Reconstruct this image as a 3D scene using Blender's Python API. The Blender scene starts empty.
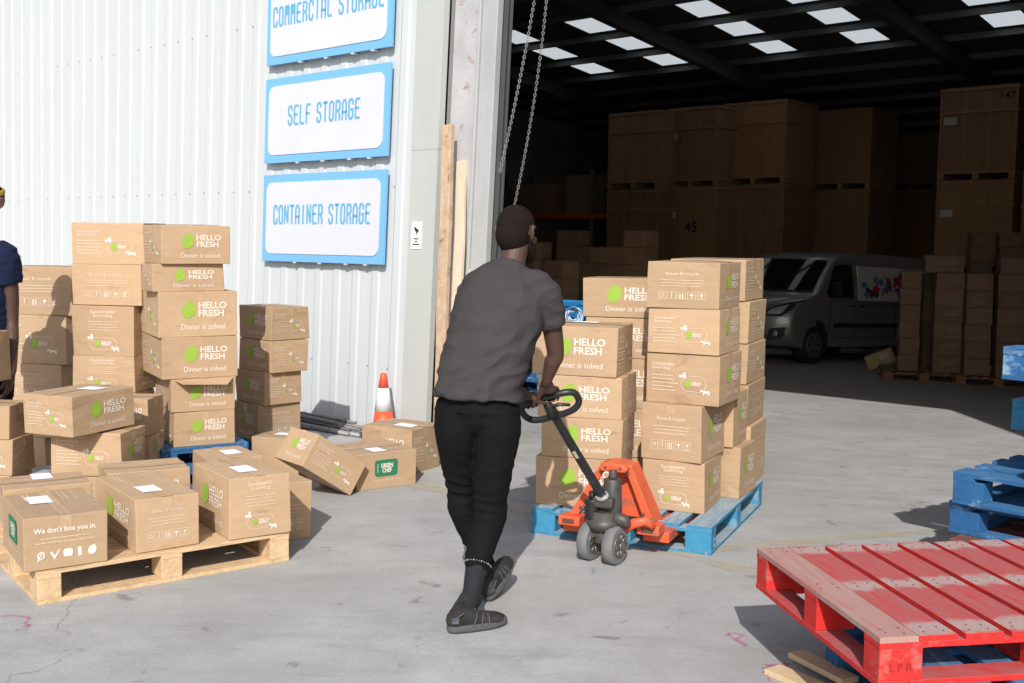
import bpy, bmesh, math, random
from mathutils import Vector, Matrix, noise
random.seed(7)
R = math.radians
sc = bpy.context.scene
COL = sc.collection

# ------------------------------------------------------------------ camera
F = 1100.0; EYE = 1.62; PITCH = R(5.25); ROLL = R(0.6)
FW = Vector((0, math.cos(PITCH), -math.sin(PITCH)))
UP0 = Vector((0, math.sin(PITCH), math.cos(PITCH)))
RT = Vector((1, 0, 0)) * math.cos(ROLL) + UP0 * math.sin(ROLL)
UP = Vector((-1, 0, 0)) * math.sin(ROLL) + UP0 * math.cos(ROLL)
CAM = Vector((0, 0, EYE))
cd = bpy.data.cameras.new('camera'); cam = bpy.data.objects.new('camera', cd); COL.objects.link(cam)
cd.sensor_width = 36; cd.lens = 36 * F / 1024; cd.clip_end = 2000; cd.clip_start = .05
m = Matrix((RT, UP, -FW)).transposed().to_4x4(); m.translation = CAM
cam.matrix_world = m
sc.camera = cam

# ------------------------------------------------------------------ light
SUN_EL = R(35.0); AZ = Vector((.08, 1.0)).normalized()      # horizontal direction in which the light travels
w = bpy.data.worlds.new('World'); sc.world = w; w.use_nodes = True
nt = w.node_tree; bg = nt.nodes['Background']
sky = nt.nodes.new('ShaderNodeTexSky'); sky.sky_type = 'NISHITA'; sky.sun_disc = False
sky.sun_elevation = SUN_EL; sky.sun_rotation = math.atan2(-AZ.x, -AZ.y)
sky.air_density = 1.0; sky.dust_density = 2.0
nt.links.new(sky.outputs[0], bg.inputs[0]); bg.inputs[1].default_value = .12
sl = bpy.data.lights.new('sun', 'SUN'); sl.energy = 4.1; sl.angle = R(.5); sl.color = (1, .975, .935)
so = bpy.data.objects.new('sun', sl); COL.objects.link(so)
sd = Vector((AZ.x * math.cos(SUN_EL), AZ.y * math.cos(SUN_EL), -math.sin(SUN_EL)))
so.rotation_euler = sd.to_track_quat('-Z', 'Y').to_euler(); so.location = (0, -5, 20)
vs = sc.view_settings; vs.view_transform = 'Standard'; vs.look = 'None'; vs.exposure = 0.18; vs.gamma = 1
sc.render.engine = 'CYCLES'
sc.cycles.max_bounces = 8

# ------------------------------------------------------------------ measuring helpers
def ray(px, py): return FW + RT * ((px - 512) / F) - UP * ((py - 341.5) / F)
def atY(px, py, Y): d = ray(px, py); return CAM + d * (Y / d.y)
def atH(px, py, h=0.0): d = ray(px, py); return CAM + d * ((h - EYE) / d.z)
E_ = Vector((.75, -.661, 0)).normalized(); N_ = Vector((.661, .75, 0)).normalized()
W0 = Vector((-1.417, 9.446, 0)); D0 = Vector((-.088, 8.608, 0))
def ga(p): return (Vector((p[0], p[1], 0)) - D0).dot(N_)
SL = .045
def gz(p): return -SL * min(max(0, ga(p)), 30)
def gAt(px, py):
    p = atH(px, py, 0)
    for _ in range(30): p = atH(px, py, gz(p))
    return p
def BP(t, out, z):                     # a point of the building: along the front, out of it, up
    return W0 + E_ * (t + .058 * (z - 2.3)) - N_ * out + Vector((0, 0, z))
def AB(a, b, z): return D0 + N_ * a + E_ * b + Vector((0, 0, z))

# ------------------------------------------------------------------ materials
MATS = {}
def nd(nt, t, **k):
    n = nt.nodes.new(t)
    for a, v in k.items(): setattr(n, a, v)
    return n
def mat(name, col, rough=.7, metal=0, col2=None, scale=8, amount=.5, stretch=(1, 1, 1), bump=0, bscale=60, spots=None, sscale=3, slo=.55, shi=.7, rnd=0, coat=0, top=None, spec=.5):
    if name in MATS: return MATS[name]
    M = bpy.data.materials.new(name); M.use_nodes = True; nt = M.node_tree; b = nt.nodes['Principled BSDF']
    L = nt.links.new
    b.inputs['Roughness'].default_value = rough; b.inputs['Metallic'].default_value = metal
    b.inputs['Coat Weight'].default_value = coat; b.inputs['Specular IOR Level'].default_value = spec
    tc = nd(nt, 'ShaderNodeTexCoord'); mp = nd(nt, 'ShaderNodeMapping'); mp.inputs['Scale'].default_value = stretch
    oi = nd(nt, 'ShaderNodeObjectInfo')
    ad = nd(nt, 'ShaderNodeVectorMath', operation='ADD'); sc_ = nd(nt, 'ShaderNodeVectorMath', operation='SCALE'); sc_.inputs['Scale'].default_value = 13
    cx = nd(nt, 'ShaderNodeCombineXYZ'); L(oi.outputs['Random'], cx.inputs[0]); L(oi.outputs['Random'], cx.inputs[1]); L(cx.outputs[0], sc_.inputs[0])
    L(tc.outputs['Object'], ad.inputs[0]); L(sc_.outputs[0], ad.inputs[1]); L(ad.outputs[0], mp.inputs[0])
    def rgb(c): n = nd(nt, 'ShaderNodeRGB'); n.outputs[0].default_value = (*c, 1); return n.outputs[0]
    cur = rgb(col)
    def mixin(cur, new, fac):
        mx = nd(nt, 'ShaderNodeMix', data_type='RGBA'); L(fac, mx.inputs['Factor']); L(cur, mx.inputs['A']); L(new, mx.inputs['B']); return mx.outputs['Result']
    if col2:
        n = nd(nt, 'ShaderNodeTexNoise'); n.inputs['Scale'].default_value = scale; n.inputs['Detail'].default_value = 8; n.inputs['Roughness'].default_value = .65
        L(mp.outputs[0], n.inputs['Vector'])
        mr = nd(nt, 'ShaderNodeMapRange'); mr.inputs[1].default_value = .5 - amount * .4; mr.inputs[2].default_value = .5 + amount * .4; L(n.outputs[0], mr.inputs[0])
        cur = mixin(cur, rgb(col2), mr.outputs[0])
    if spots:
        n = nd(nt, 'ShaderNodeTexNoise'); n.inputs['Scale'].default_value = sscale; n.inputs['Detail'].default_value = 10; n.inputs['Roughness'].default_value = .7; n.inputs['Distortion'].default_value = .4
        L(mp.outputs[0], n.inputs['Vector'])
        mr = nd(nt, 'ShaderNodeMapRange'); mr.inputs[1].default_value = slo; mr.inputs[2].default_value = shi; L(n.outputs[0], mr.inputs[0])
        cur = mixin(cur, rgb(spots), mr.outputs[0])
    if top:                              # dust or wear that has settled on upward faces
        gm = nd(nt, 'ShaderNodeNewGeometry'); sx = nd(nt, 'ShaderNodeSeparateXYZ'); L(gm.outputs['Normal'], sx.inputs[0])
        n = nd(nt, 'ShaderNodeTexNoise'); n.inputs['Scale'].default_value = 9; n.inputs['Detail'].default_value = 8; L(mp.outputs[0], n.inputs['Vector'])
        ml = nd(nt, 'ShaderNodeMath', operation='MULTIPLY'); mr = nd(nt, 'ShaderNodeMapRange'); mr.inputs[1].default_value = .25; mr.inputs[2].default_value = .75; mr.inputs[3].default_value = .25; mr.inputs[4].default_value = 1.0
        L(n.outputs[0], mr.inputs[0]); mr2 = nd(nt, 'ShaderNodeMapRange'); mr2.inputs[1].default_value = .7; mr2.inputs[2].default_value = .95; L(sx.outputs[2], mr2.inputs[0])
        L(mr.outputs[0], ml.inputs[0]); L(mr2.outputs[0], ml.inputs[1]); cur = mixin(cur, rgb(top), ml.outputs[0])
    if rnd:
        hs = nd(nt, 'ShaderNodeHueSaturation'); mr = nd(nt, 'ShaderNodeMapRange'); mr.inputs[3].default_value = 1 - rnd; mr.inputs[4].default_value = 1 + rnd
        L(oi.outputs['Random'], mr.inputs[0]); L(mr.outputs[0], hs.inputs['Value']); L(cur, hs.inputs['Color']); cur = hs.outputs[0]
    L(cur, b.inputs['Base Color'])
    if bump:
        n = nd(nt, 'ShaderNodeTexNoise'); n.inputs['Scale'].default_value = bscale; n.inputs['Detail'].default_value = 6; L(mp.outputs[0], n.inputs['Vector'])
        bp = nd(nt, 'ShaderNodeBump'); bp.inputs['Strength'].default_value = bump; bp.inputs['Distance'].default_value = .01; L(n.outputs[0], bp.inputs['Height']); L(bp.outputs[0], b.inputs['Normal'])
    MATS[name] = M; return M
kraft = mat('kraft', (.47, .322, .195), .85, col2=(.40, .268, .158), scale=6, amount=.9, stretch=(1, 1, 2.5), bump=.45, bscale=9, spots=(.33, .20, .12), sscale=5, slo=.57, shi=.72, rnd=.10)
kraft_edge = mat('kraft_edge', (.33, .2, .11), .9)
tape = mat('tape', (.52, .35, .22), .35, col2=(.45, .29, .17), scale=20, rnd=.05)
ink = mat('print_white', (.74, .65, .57), .8)
inkd = mat('print_soft', (.68, .54, .43), .8)
lime = mat('print_lime', (.27, .42, .045), .7)
dgreen = mat('print_green', (.015, .17, .08), .7)
paper = mat('paper', (.84, .84, .86), .6, col2=(.78, .78, .8), scale=30)
conc = None
def ground_mat():
    M = bpy.data.materials.new('yard_concrete'); M.use_nodes = True; nt = M.node_tree; b = nt.nodes['Principled BSDF']; L = nt.links.new
    tc = nd(nt, 'ShaderNodeTexCoord'); P = tc.outputs['Object']
    def noi(s, d=8, r=.6, dist=0, v=P):
        n = nd(nt, 'ShaderNodeTexNoise'); n.inputs['Scale'].default_value = s; n.inputs['Detail'].default_value = d; n.inputs['Roughness'].default_value = r; n.inputs['Distortion'].default_value = dist; L(v, n.inputs['Vector']); return n.outputs[0]
    def mrn(x, a, c, d=0, e=1):
        n = nd(nt, 'ShaderNodeMapRange'); n.inputs[1].default_value = a; n.inputs[2].default_value = c; n.inputs[3].default_value = d; n.inputs[4].default_value = e; L(x, n.inputs[0]); return n.outputs[0]
    def mx(f, a, c, mode='MIX'):
        n = nd(nt, 'ShaderNodeMix', data_type='RGBA'); n.blend_type = mode
        for s, v in (('Factor', f), ('A', a), ('B', c)):
            if hasattr(v, 'links') or hasattr(v, 'is_linked'): L(v, n.inputs[s])
            elif isinstance(v, (int, float)): n.inputs[s].default_value = v
            else: n.inputs[s].default_value = (*v, 1)
        return n.outputs['Result']
    base = mx(mrn(noi(.45, 6), .35, .65), (.335, .33, .32), (.47, .465, .455))
    base = mx(mrn(noi(3, 10, .75), .42, .7), base, (.32, .315, .305))
    mp = nd(nt, 'ShaderNodeMapping'); mp.inputs['Rotation'].default_value = (0, 0, R(-28)); mp.inputs['Scale'].default_value = (1, 4, 1); L(P, mp.inputs[0])
    st = mrn(noi(1.3, 8, .65, .3, mp.outputs[0]), .52, .74, 0, .6)
    base = mx(st, base, (.27, .26, .245))
    mp2 = nd(nt, 'ShaderNodeMapping'); mp2.inputs['Rotation'].default_value = (0, 0, R(35)); mp2.inputs['Scale'].default_value = (1, 8, 1); L(P, mp2.inputs[0])
    base = mx(mrn(noi(1.1, 8, .6, .2, mp2.outputs[0]), .58, .78, 0, .5), base, (.25, .245, .24))
    base = mx(mrn(noi(6, 4, .5, .6), .66, .72, 0, .7), base, (.17, .165, .16))
    base = mx(mrn(noi(25, 6, .8, .3), .60, .75, 0, .6), base, (.21, .205, .20))
    base = mx(mrn(noi(60, 3, .7), .56, .75, 0, .6), base, (.22, .21, .2))
    base = mx(mrn(noi(45, 3, .7, 0), .25, .38, .35, 0), base, (.6, .58, .55))
    vo = nd(nt, 'ShaderNodeTexVoronoi'); vo.feature = 'DISTANCE_TO_EDGE'; vo.inputs['Scale'].default_value = .42
    dn = nd(nt, 'ShaderNodeTexNoise'); dn.inputs['Scale'].default_value = 2.2; dn.inputs['Detail'].default_value = 8; L(P, dn.inputs['Vector'])
    vm = nd(nt, 'ShaderNodeVectorMath', operation='MULTIPLY_ADD'); L(dn.outputs['Color'], vm.inputs[0]); vm.inputs[1].default_value = (.5, .5, .5); L(P, vm.inputs[2]); L(vm.outputs[0], vo.inputs['Vector'])
    cr_ = mrn(vo.outputs['Distance'], .0, .0028, .75, 0); ms = nd(nt, 'ShaderNodeMath', operation='MULTIPLY'); L(cr_, ms.inputs[0]); L(mrn(noi(.8, 3), .5, .62), ms.inputs[1])
    base = mx(ms.outputs[0], base, (.15, .145, .14))
    base = mx(mrn(noi(170, 2, .6), .55, .75, 0, .5), base, (.20, .195, .19))
    L(base, b.inputs['Base Color']); b.inputs['Roughness'].default_value = .88
    bp = nd(nt, 'ShaderNodeBump'); bp.inputs['Strength'].default_value = .35; bp.inputs['Distance'].default_value = .01
    h = nd(nt, 'ShaderNodeMath', operation='ADD'); L(noi(90, 5, .7), h.inputs[0]); L(noi(9, 6, .6), h.inputs[1]); L(h.outputs[0], bp.inputs['Height']); L(bp.outputs[0], b.inputs['Normal'])
    return M

# ------------------------------------------------------------------ object helpers
def tag(o, label=None, cat=None, group=None, kind=None):
    if label: o['label'] = label
    if cat: o['category'] = cat
    if group: o['group'] = group
    if kind: o['kind'] = kind
    return o
def empty(name, loc=(0, 0, 0), rz=0, label=None, cat=None, group=None, rot=None):
    o = bpy.data.objects.new(name, None); COL.objects.link(o); o.location = loc; o.rotation_euler = rot or (0, 0, rz); o.empty_display_size = .1
    return tag(o, label, cat, group)
def copy_tree(o, parent=None):
    c = o.copy(); COL.objects.link(c); c.parent = parent
    for ch in [x for x in bpy.data.objects if x.parent == o]: copy_tree(ch, c)
    return c
class MB:
    def __init__(s): s.v = []; s.f = []; s.m = []; s.sm = []
    def add(s, vs, fs, mi=0, smooth=False):
        o = len(s.v); s.v += [tuple(v) for v in vs]; s.f += [[i + o for i in f] for f in fs]; s.m += [mi] * len(fs); s.sm += [smooth] * len(fs)
    def box(s, lo, hi, mi=0, M=None, fn=None):
        x0, y0, z0 = lo; x1, y1, z1 = hi
        vs = [Vector(p) for p in ((x0, y0, z0), (x1, y0, z0), (x1, y1, z0), (x0, y1, z0), (x0, y0, z1), (x1, y0, z1), (x1, y1, z1), (x0, y1, z1))]
        if M: vs = [M @ v for v in vs]
        if fn: vs = [fn(*v) for v in vs]
        s.add(vs, [(0, 3, 2, 1), (4, 5, 6, 7), (0, 1, 5, 4), (1, 2, 6, 5), (2, 3, 7, 6), (3, 0, 4, 7)], mi); return s
    def tube(s, pts, r, n=10, mi=0, closed=False, cap=True, smooth=True, flat=None):
        pts = [Vector(p) for p in pts]; N = len(pts)
        if not hasattr(r, '__len__'): r = [r] * N
        rings = []; prev = None
        for i, p in enumerate(pts):
            if closed: t = pts[(i + 1) % N] - pts[i - 1]
            else: t = pts[min(i + 1, N - 1)] - pts[max(i - 1, 0)]
            t.normalize()
            if prev is None:
                a = Vector((0, 0, 1)) if abs(t.z) < .9 else Vector((1, 0, 0))
                if flat: a = Vector(flat)
                u = t.cross(a).normalized()
            else: u = (prev - t * prev.dot(t)).normalized()
            prev = u; v = t.cross(u)
            ri = r[i]; ra, rb = (ri if hasattr(ri, '__len__') else (ri, ri))
            rings.append([p + u * ra * math.cos(2 * math.pi * k / n) + v * rb * math.sin(2 * math.pi * k / n) for k in range(n)])
        vs = [q for g in rings for q in g]; fs = []
        for i in range(N if closed else N - 1):
            j = (i + 1) % N
            for k in range(n): fs.append((i * n + k, i * n + (k + 1) % n, j * n + (k + 1) % n, j * n + k))
        s.add(vs, fs, mi, smooth)
        if cap and not closed:
            s.add(rings[0], [list(range(n))[::-1]], mi); s.add(rings[-1], [list(range(n))], mi)
        return s
    def prism(s, poly, d0, d1, fn, mi=0):        # poly 2D extruded, fn(u,v,d)->point
        n = len(poly)
        a = [fn(u, v, d0) for u, v in poly]; b = [fn(u, v, d1) for u, v in poly]
        s.add(a + b, [list(range(n))[::-1], [n + i for i in range(n)]] + [(i, (i + 1) % n, n + (i + 1) % n, n + i) for i in range(n)], mi); return s
    def sphere(s, c, r, mi=0, nu=16, nv=10, M=None):
        r = r if hasattr(r, '__len__') else (r, r, r); vs = []; fs = []
        for i in range(nv + 1):
            th = math.pi * i / nv
            for j in range(nu):
                ph = 2 * math.pi * j / nu; q = Vector((r[0] * math.sin(th) * math.cos(ph), r[1] * math.sin(th) * math.sin(ph), r[2] * math.cos(th)))
                if M: q = M @ q
                vs.append(Vector(c) + q)
        for i in range(nv):
            for j in range(nu):
                fs.append((i * nu + j, (i + 1) * nu + j, (i + 1) * nu + (j + 1) % nu, i * nu + (j + 1) % nu))
        s.add(vs, fs, mi, True); return s
    def mesh(s, name, mats):
        me = bpy.data.meshes.new(name); me.from_pydata(s.v, [], s.f)
        for m_ in (mats if isinstance(mats, (list, tuple)) else [mats]): me.materials.append(m_)
        me.polygons.foreach_set('material_index', s.m); me.polygons.foreach_set('use_smooth', s.sm)
        me.validate(); me.update(); return me
    def build(s, name, mats, parent=None, bevel=0, loc=None, rz=None, fixn=True):
        me = s.mesh(name, mats)
        if fixn or bevel:
            bm = bmesh.new(); bm.from_mesh(me); bmesh.ops.remove_doubles(bm, verts=bm.verts, dist=1e-6)
            if fixn: bmesh.ops.recalc_face_normals(bm, faces=bm.faces)
            bm.to_mesh(me); bm.free()
        o = bpy.data.objects.new(name, me); COL.objects.link(o)
        if parent: o.parent = parent
        if loc is not None: o.location = loc
        if rz is not None: o.rotation_euler = (0, 0, rz)
        if bevel:
            md = o.modifiers.new('bevel', 'BEVEL'); md.width = bevel; md.segments = 2; md.limit_method = 'ANGLE'; md.angle_limit = R(50)
        return o
def bevel_bake(o):
    dg = bpy.context.evaluated_depsgraph_get(); me = bpy.data.meshes.new_from_object(o.evaluated_get(dg)); o.modifiers.clear(); o.data = me; return o

# ------------------------------------------------------------------ lettering
TX = {}
def text2d(s, bold=0.0, spacing=1.0, lead=.8, align='LEFT'):
    k = (s, bold, spacing, align)
    if k in TX: return TX[k]
    c = bpy.data.curves.new('t', 'FONT'); c.body = s; c.size = 1; c.offset = bold; c.space_character = spacing; c.space_line = lead; c.align_x = align; c.resolution_u = 2
    o = bpy.data.objects.new('t', c); COL.objects.link(o)
    dg = bpy.context.evaluated_depsgraph_get(); me = bpy.data.meshes.new_from_object(o.evaluated_get(dg))
    vs = [(v.co.x, v.co.y) for v in me.vertices]; fs = [list(p.vertices) for p in me.polygons]
    bpy.data.objects.remove(o); bpy.data.meshes.remove(me); bpy.data.curves.remove(c)
    x0 = min(v[0] for v in vs); x1 = max(v[0] for v in vs); y0 = min(v[1] for v in vs); y1 = max(v[1] for v in vs)
    TX[k] = ([((x - x0) / (x1 - x0), (y - y0) / (y1 - y0)) for x, y in vs], fs, (x1 - x0) / (y1 - y0)); return TX[k]
def art_text(out, s, u0, v0, wd=None, ht=None, mi=2, bold=0, lift=0, **k):
    vs, fs, asp = text2d(s, bold, **k)
    if wd is None: wd = ht * asp
    if ht is None: ht = wd / asp
    out.append(([(u0 + x * wd, v0 + y * ht) for x, y in vs], fs, mi, lift))
def art_poly(out, pts, mi, lift=0): out.append((pts, [list(range(len(pts)))], mi, lift))
def art_rect(out, u0, v0, u1, v1, mi, lift=0): art_poly(out, [(u0, v0), (u1, v0), (u1, v1), (u0, v1)], mi, lift)
def art_line(out, u0, v0, u1, v1, mi, lift=0):
    rn = random.Random(int((u0 * 7 + v0 * 131 + u1) * 1000)); u = u0; mid = (v0 + v1) / 2; h = (v1 - v0) * .36
    while u < u1 - .004:
        w_ = min(rn.uniform(.008, .026), u1 - u); art_rect(out, u, mid - h, u + w_, mid + h, mi, lift); u += w_ + .0035
def rrect(u0, v0, u1, v1, r, n=5):
    pts = []
    for cx, cy, a in ((u1 - r, v0 + r, -90), (u1 - r, v1 - r, 0), (u0 + r, v1 - r, 90), (u0 + r, v0 + r, 180)):
        for i in range(n + 1): t = R(a + 90 * i / n); pts.append((cx + r * math.cos(t), cy + r * math.sin(t)))
    return pts
def art_ring(out, pts, tk, mi, lift=0):
    cx = sum(p[0] for p in pts) / len(pts); cy = sum(p[1] for p in pts) / len(pts)
    w_ = max(p[0] for p in pts) - cx; h_ = max(p[1] for p in pts) - cy
    inn = [(cx + (x - cx) * (1 - tk / w_), cy + (y - cy) * (1 - tk / h_)) for x, y in pts]; n = len(pts)
    out.append((pts + inn, [(i, (i + 1) % n, n + (i + 1) % n, n + i) for i in range(n)], mi, lift))
def leaf(cx, cy, r, n=26):
    pts = []
    for i in range(n):
        t = 2 * math.pi * i / n; k = .93 + .30 * max(0, math.cos(t - R(62))) ** 5 + .16 * max(0, math.cos(t - R(242))) ** 7
        pts.append((cx + r * k * math.cos(t) * .95, cy + r * k * math.sin(t)))
    return pts
def art(kind, w_, h_):
    """list of (verts2d, faces, material slot, lift) in metres, origin at the face's lower left"""
    o = []
    if kind == 'H':
        art_poly(o, leaf(.375 * w_, .58 * h_, min(.098 * w_, .205 * h_)), 4)
        art_text(o, 'HELLO\nFRESH', .50 * w_, .44 * h_, wd=.36 * w_, ht=.33 * h_, bold=.022, lead=.86)
        art_text(o, 'Dinner is solved', .28 * w_, .16 * h_, wd=.56 * w_, ht=.125 * h_, mi=2, bold=.0)
    elif kind in ('S', 'S2'):
        if kind == 'S':
            art_text(o, 'Sustainable\nSourcing', .08 * w_, .66 * h_, wd=.32 * w_, ht=.17 * h_, bold=.012, mi=3)
            for i in range(5): art_line(o, .08 * w_, (.55 - i * .075) * h_, (.38 + .07 * ((i * 7) % 3) / 2) * w_, (.575 - i * .075) * h_, 3)
            pc, pv, pw, ph = .66 * w_, .42 * h_, .17 * w_, .16 * h_
        else:
            art_text(o, 'Sustainable\nSourcing', .30 * w_, .76 * h_, wd=.4 * w_, ht=.16 * h_, bold=.012, align='CENTER', mi=3)
            for i in range(4): art_line(o, (.26 + .02 * (i % 2)) * w_, (.68 - i * .055) * h_, (.76 - .03 * ((i * 5) % 3)) * w_, (.695 - i * .055) * h_, 3)
            pc, pv, pw, ph = .5 * w_, .25 * h_, .22 * w_, .12 * h_
        art_ring(o, rrect(pc - pw, pv - ph, pc + pw, pv + ph, min(pw, ph) * .9), .0025, 3)
        art_poly(o, leaf(pc - pw * .45, pv, .045 * w_), 4)
        art_text(o, 'HELLO\nFRESH', pc - pw * .15, pv - .035 * h_, wd=pw * .75, ht=.085 * h_, bold=.03)
        u, v = pc - pw * 1.15, pv + ph * .85                         # little tractor and cow on the loop
        art_rect(o, u, v, u + .09 * w_, v + .035 * h_, 2); art_rect(o, u + .05 * w_, v + .036 * h_, u + .085 * w_, v + .085 * h_, 2)
        art_poly(o, leaf(u + .02 * w_, v - .005 * h_, .014 * w_, 10), 2, .0004); art_poly(o, leaf(u + .075 * w_, v - .005 * h_, .02 * w_, 10), 2, .0004)
        u, v = pc + pw * .75, pv - ph * 1.25
        art_rect(o, u, v + .03 * h_, u + .09 * w_, v + .08 * h_, 2); art_rect(o, u, v, u + .016 * w_, v + .03 * h_, 2); art_rect(o, u + .07 * w_, v, u + .09 * w_, v + .03 * h_, 2)
        art_rect(o, u - .035 * w_, v + .06 * h_, u - .001, v + .10 * h_, 2)
    elif kind == 'R':
        art_text(o, 'Reuse & recycle', .27 * w_, .70 * h_, wd=.46 * w_, ht=.085 * h_, bold=.01, mi=3)
        for i in range(3): art_line(o, (.2 + .03 * (i % 2)) * w_, (.60 - i * .062) * h_, (.8 - .04 * (i == 2)) * w_, (.618 - i * .062) * h_, 3)
        for i in range(5):
            u = (.17 + i * .135) * w_; q = .115 * w_; v = .19 * h_; hh = .17 * h_
            art_ring(o, rrect(u, v, u + q, v + hh, .006), .0022, 3)
            if i == 0: art_ring(o, leaf(u + q / 2, v + hh / 2, q * .28, 12), .004, 3)
            if i == 1: art_rect(o, u + q * .42, v + hh * .2, u + q * .52, v + hh * .8, 3); art_rect(o, u + q * .3, v + hh * .81, u + q * .64, v + hh * .88, 3)
            if i == 2:
                for k in (0, 1): art_rect(o, u + q * (.25 + .32 * k), v + hh * .25, u + q * (.38 + .32 * k), v + hh * .8, 2); art_rect(o, u + q * (.2 + .32 * k), v + hh * .14, u + q * (.44 + .32 * k), v + hh * .22, 2)
            if i == 3: art_poly(o, [(u + q * .2, v + hh * .55), (u + q * .8, v + hh * .55), (u + q * .5, v + hh * .85)], 2); art_rect(o, u + q * .45, v + hh * .18, u + q * .55, v + hh * .54, 2)
            if i == 4: art_poly(o, leaf(u + q / 2, v + hh * .6, q * .2, 10), 3); art_rect(o, u + q * .25, v + hh * .16, u + q * .75, v + hh * .26, 3)
    elif kind == 'W':
        art_text(o, "We don't box you in.", .12 * w_, .66 * h_, wd=.74 * w_, ht=.135 * h_, bold=.022)
        for i in range(2): art_line(o, (.2 - .06 * i) * w_, (.575 - i * .08) * h_, (.8 + .04 * i) * w_, (.595 - i * .08) * h_, 3)
        c = [.2, .36, .52, .66, .81]; v = .27 * h_; q = .055 * w_
        art_ring(o, leaf(c[0] * w_, v, q * .9, 14), .006, 2); art_poly(o, [((c[0] - .05) * w_, v - q * 1.2), ((c[0] - .03) * w_, v - q * 1.2), ((c[0] + .03) * w_, v + q), ((c[0] + .01) * w_, v + q)], 2, .0004)
        art_poly(o, [(c[1] * w_ - q, v + q * .6), (c[1] * w_ - q * .5, v + q * .8), (c[1] * w_, v - q * .3), (c[1] * w_ + q, v + q * 1.2), (c[1] * w_ + q * 1.1, v + q * .8), (c[1] * w_, v - q * 1.2)], 2)
        art_poly(o, rrect(c[2] * w_ - q, v - q * .8, c[2] * w_ + q, v + q, q * .5), 2)
        art_poly(o, rrect(c[3] * w_ - q * .4, v - q, c[3] * w_ + q * .4, v + q * 1.1, q * .35), 2)
        art_poly(o, leaf(c[4] * w_, v, q * 1.05, 12), 2)
    elif kind == 'G':
        art_poly(o, rrect(.30 * w_, .34 * h_, .68 * w_, .80 * h_, .02), 5)
        art_ring(o, rrect(.31 * w_, .36 * h_, .67 * w_, .78 * h_, .018), .0022, 5, .0008)
        art_text(o, 'GREEN\nCHEF', .40 * w_, .44 * h_, wd=.2 * w_, ht=.26 * h_, bold=.03, lift=.0016, align='CENTER')
        art_rect(o, .345 * w_, .46 * h_, .352 * w_, .70 * h_, 2, .0016)
        art_text(o, 'Sustainably driven', .27 * w_, .19 * h_, wd=.46 * w_, ht=.085 * h_, mi=3)
    return o
inkd2 = mat('print_shaded', (.33, .23, .17), .9); limed = mat('print_lime_shaded', (.13, .22, .03), .8)  # print colours darkened likewise, shade painted into them for the interior cartons
kraft_shaded = mat('kraft_shaded', (.24, .145, .095), .9, col2=(.19, .115, .075), scale=6, rnd=.12)  # darker copy of kraft, with the warehouse shade put into its colour
BOXM_DIM = None
BOXM = [kraft, kraft_edge, ink, inkd, lime, dgreen, tape]
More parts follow.
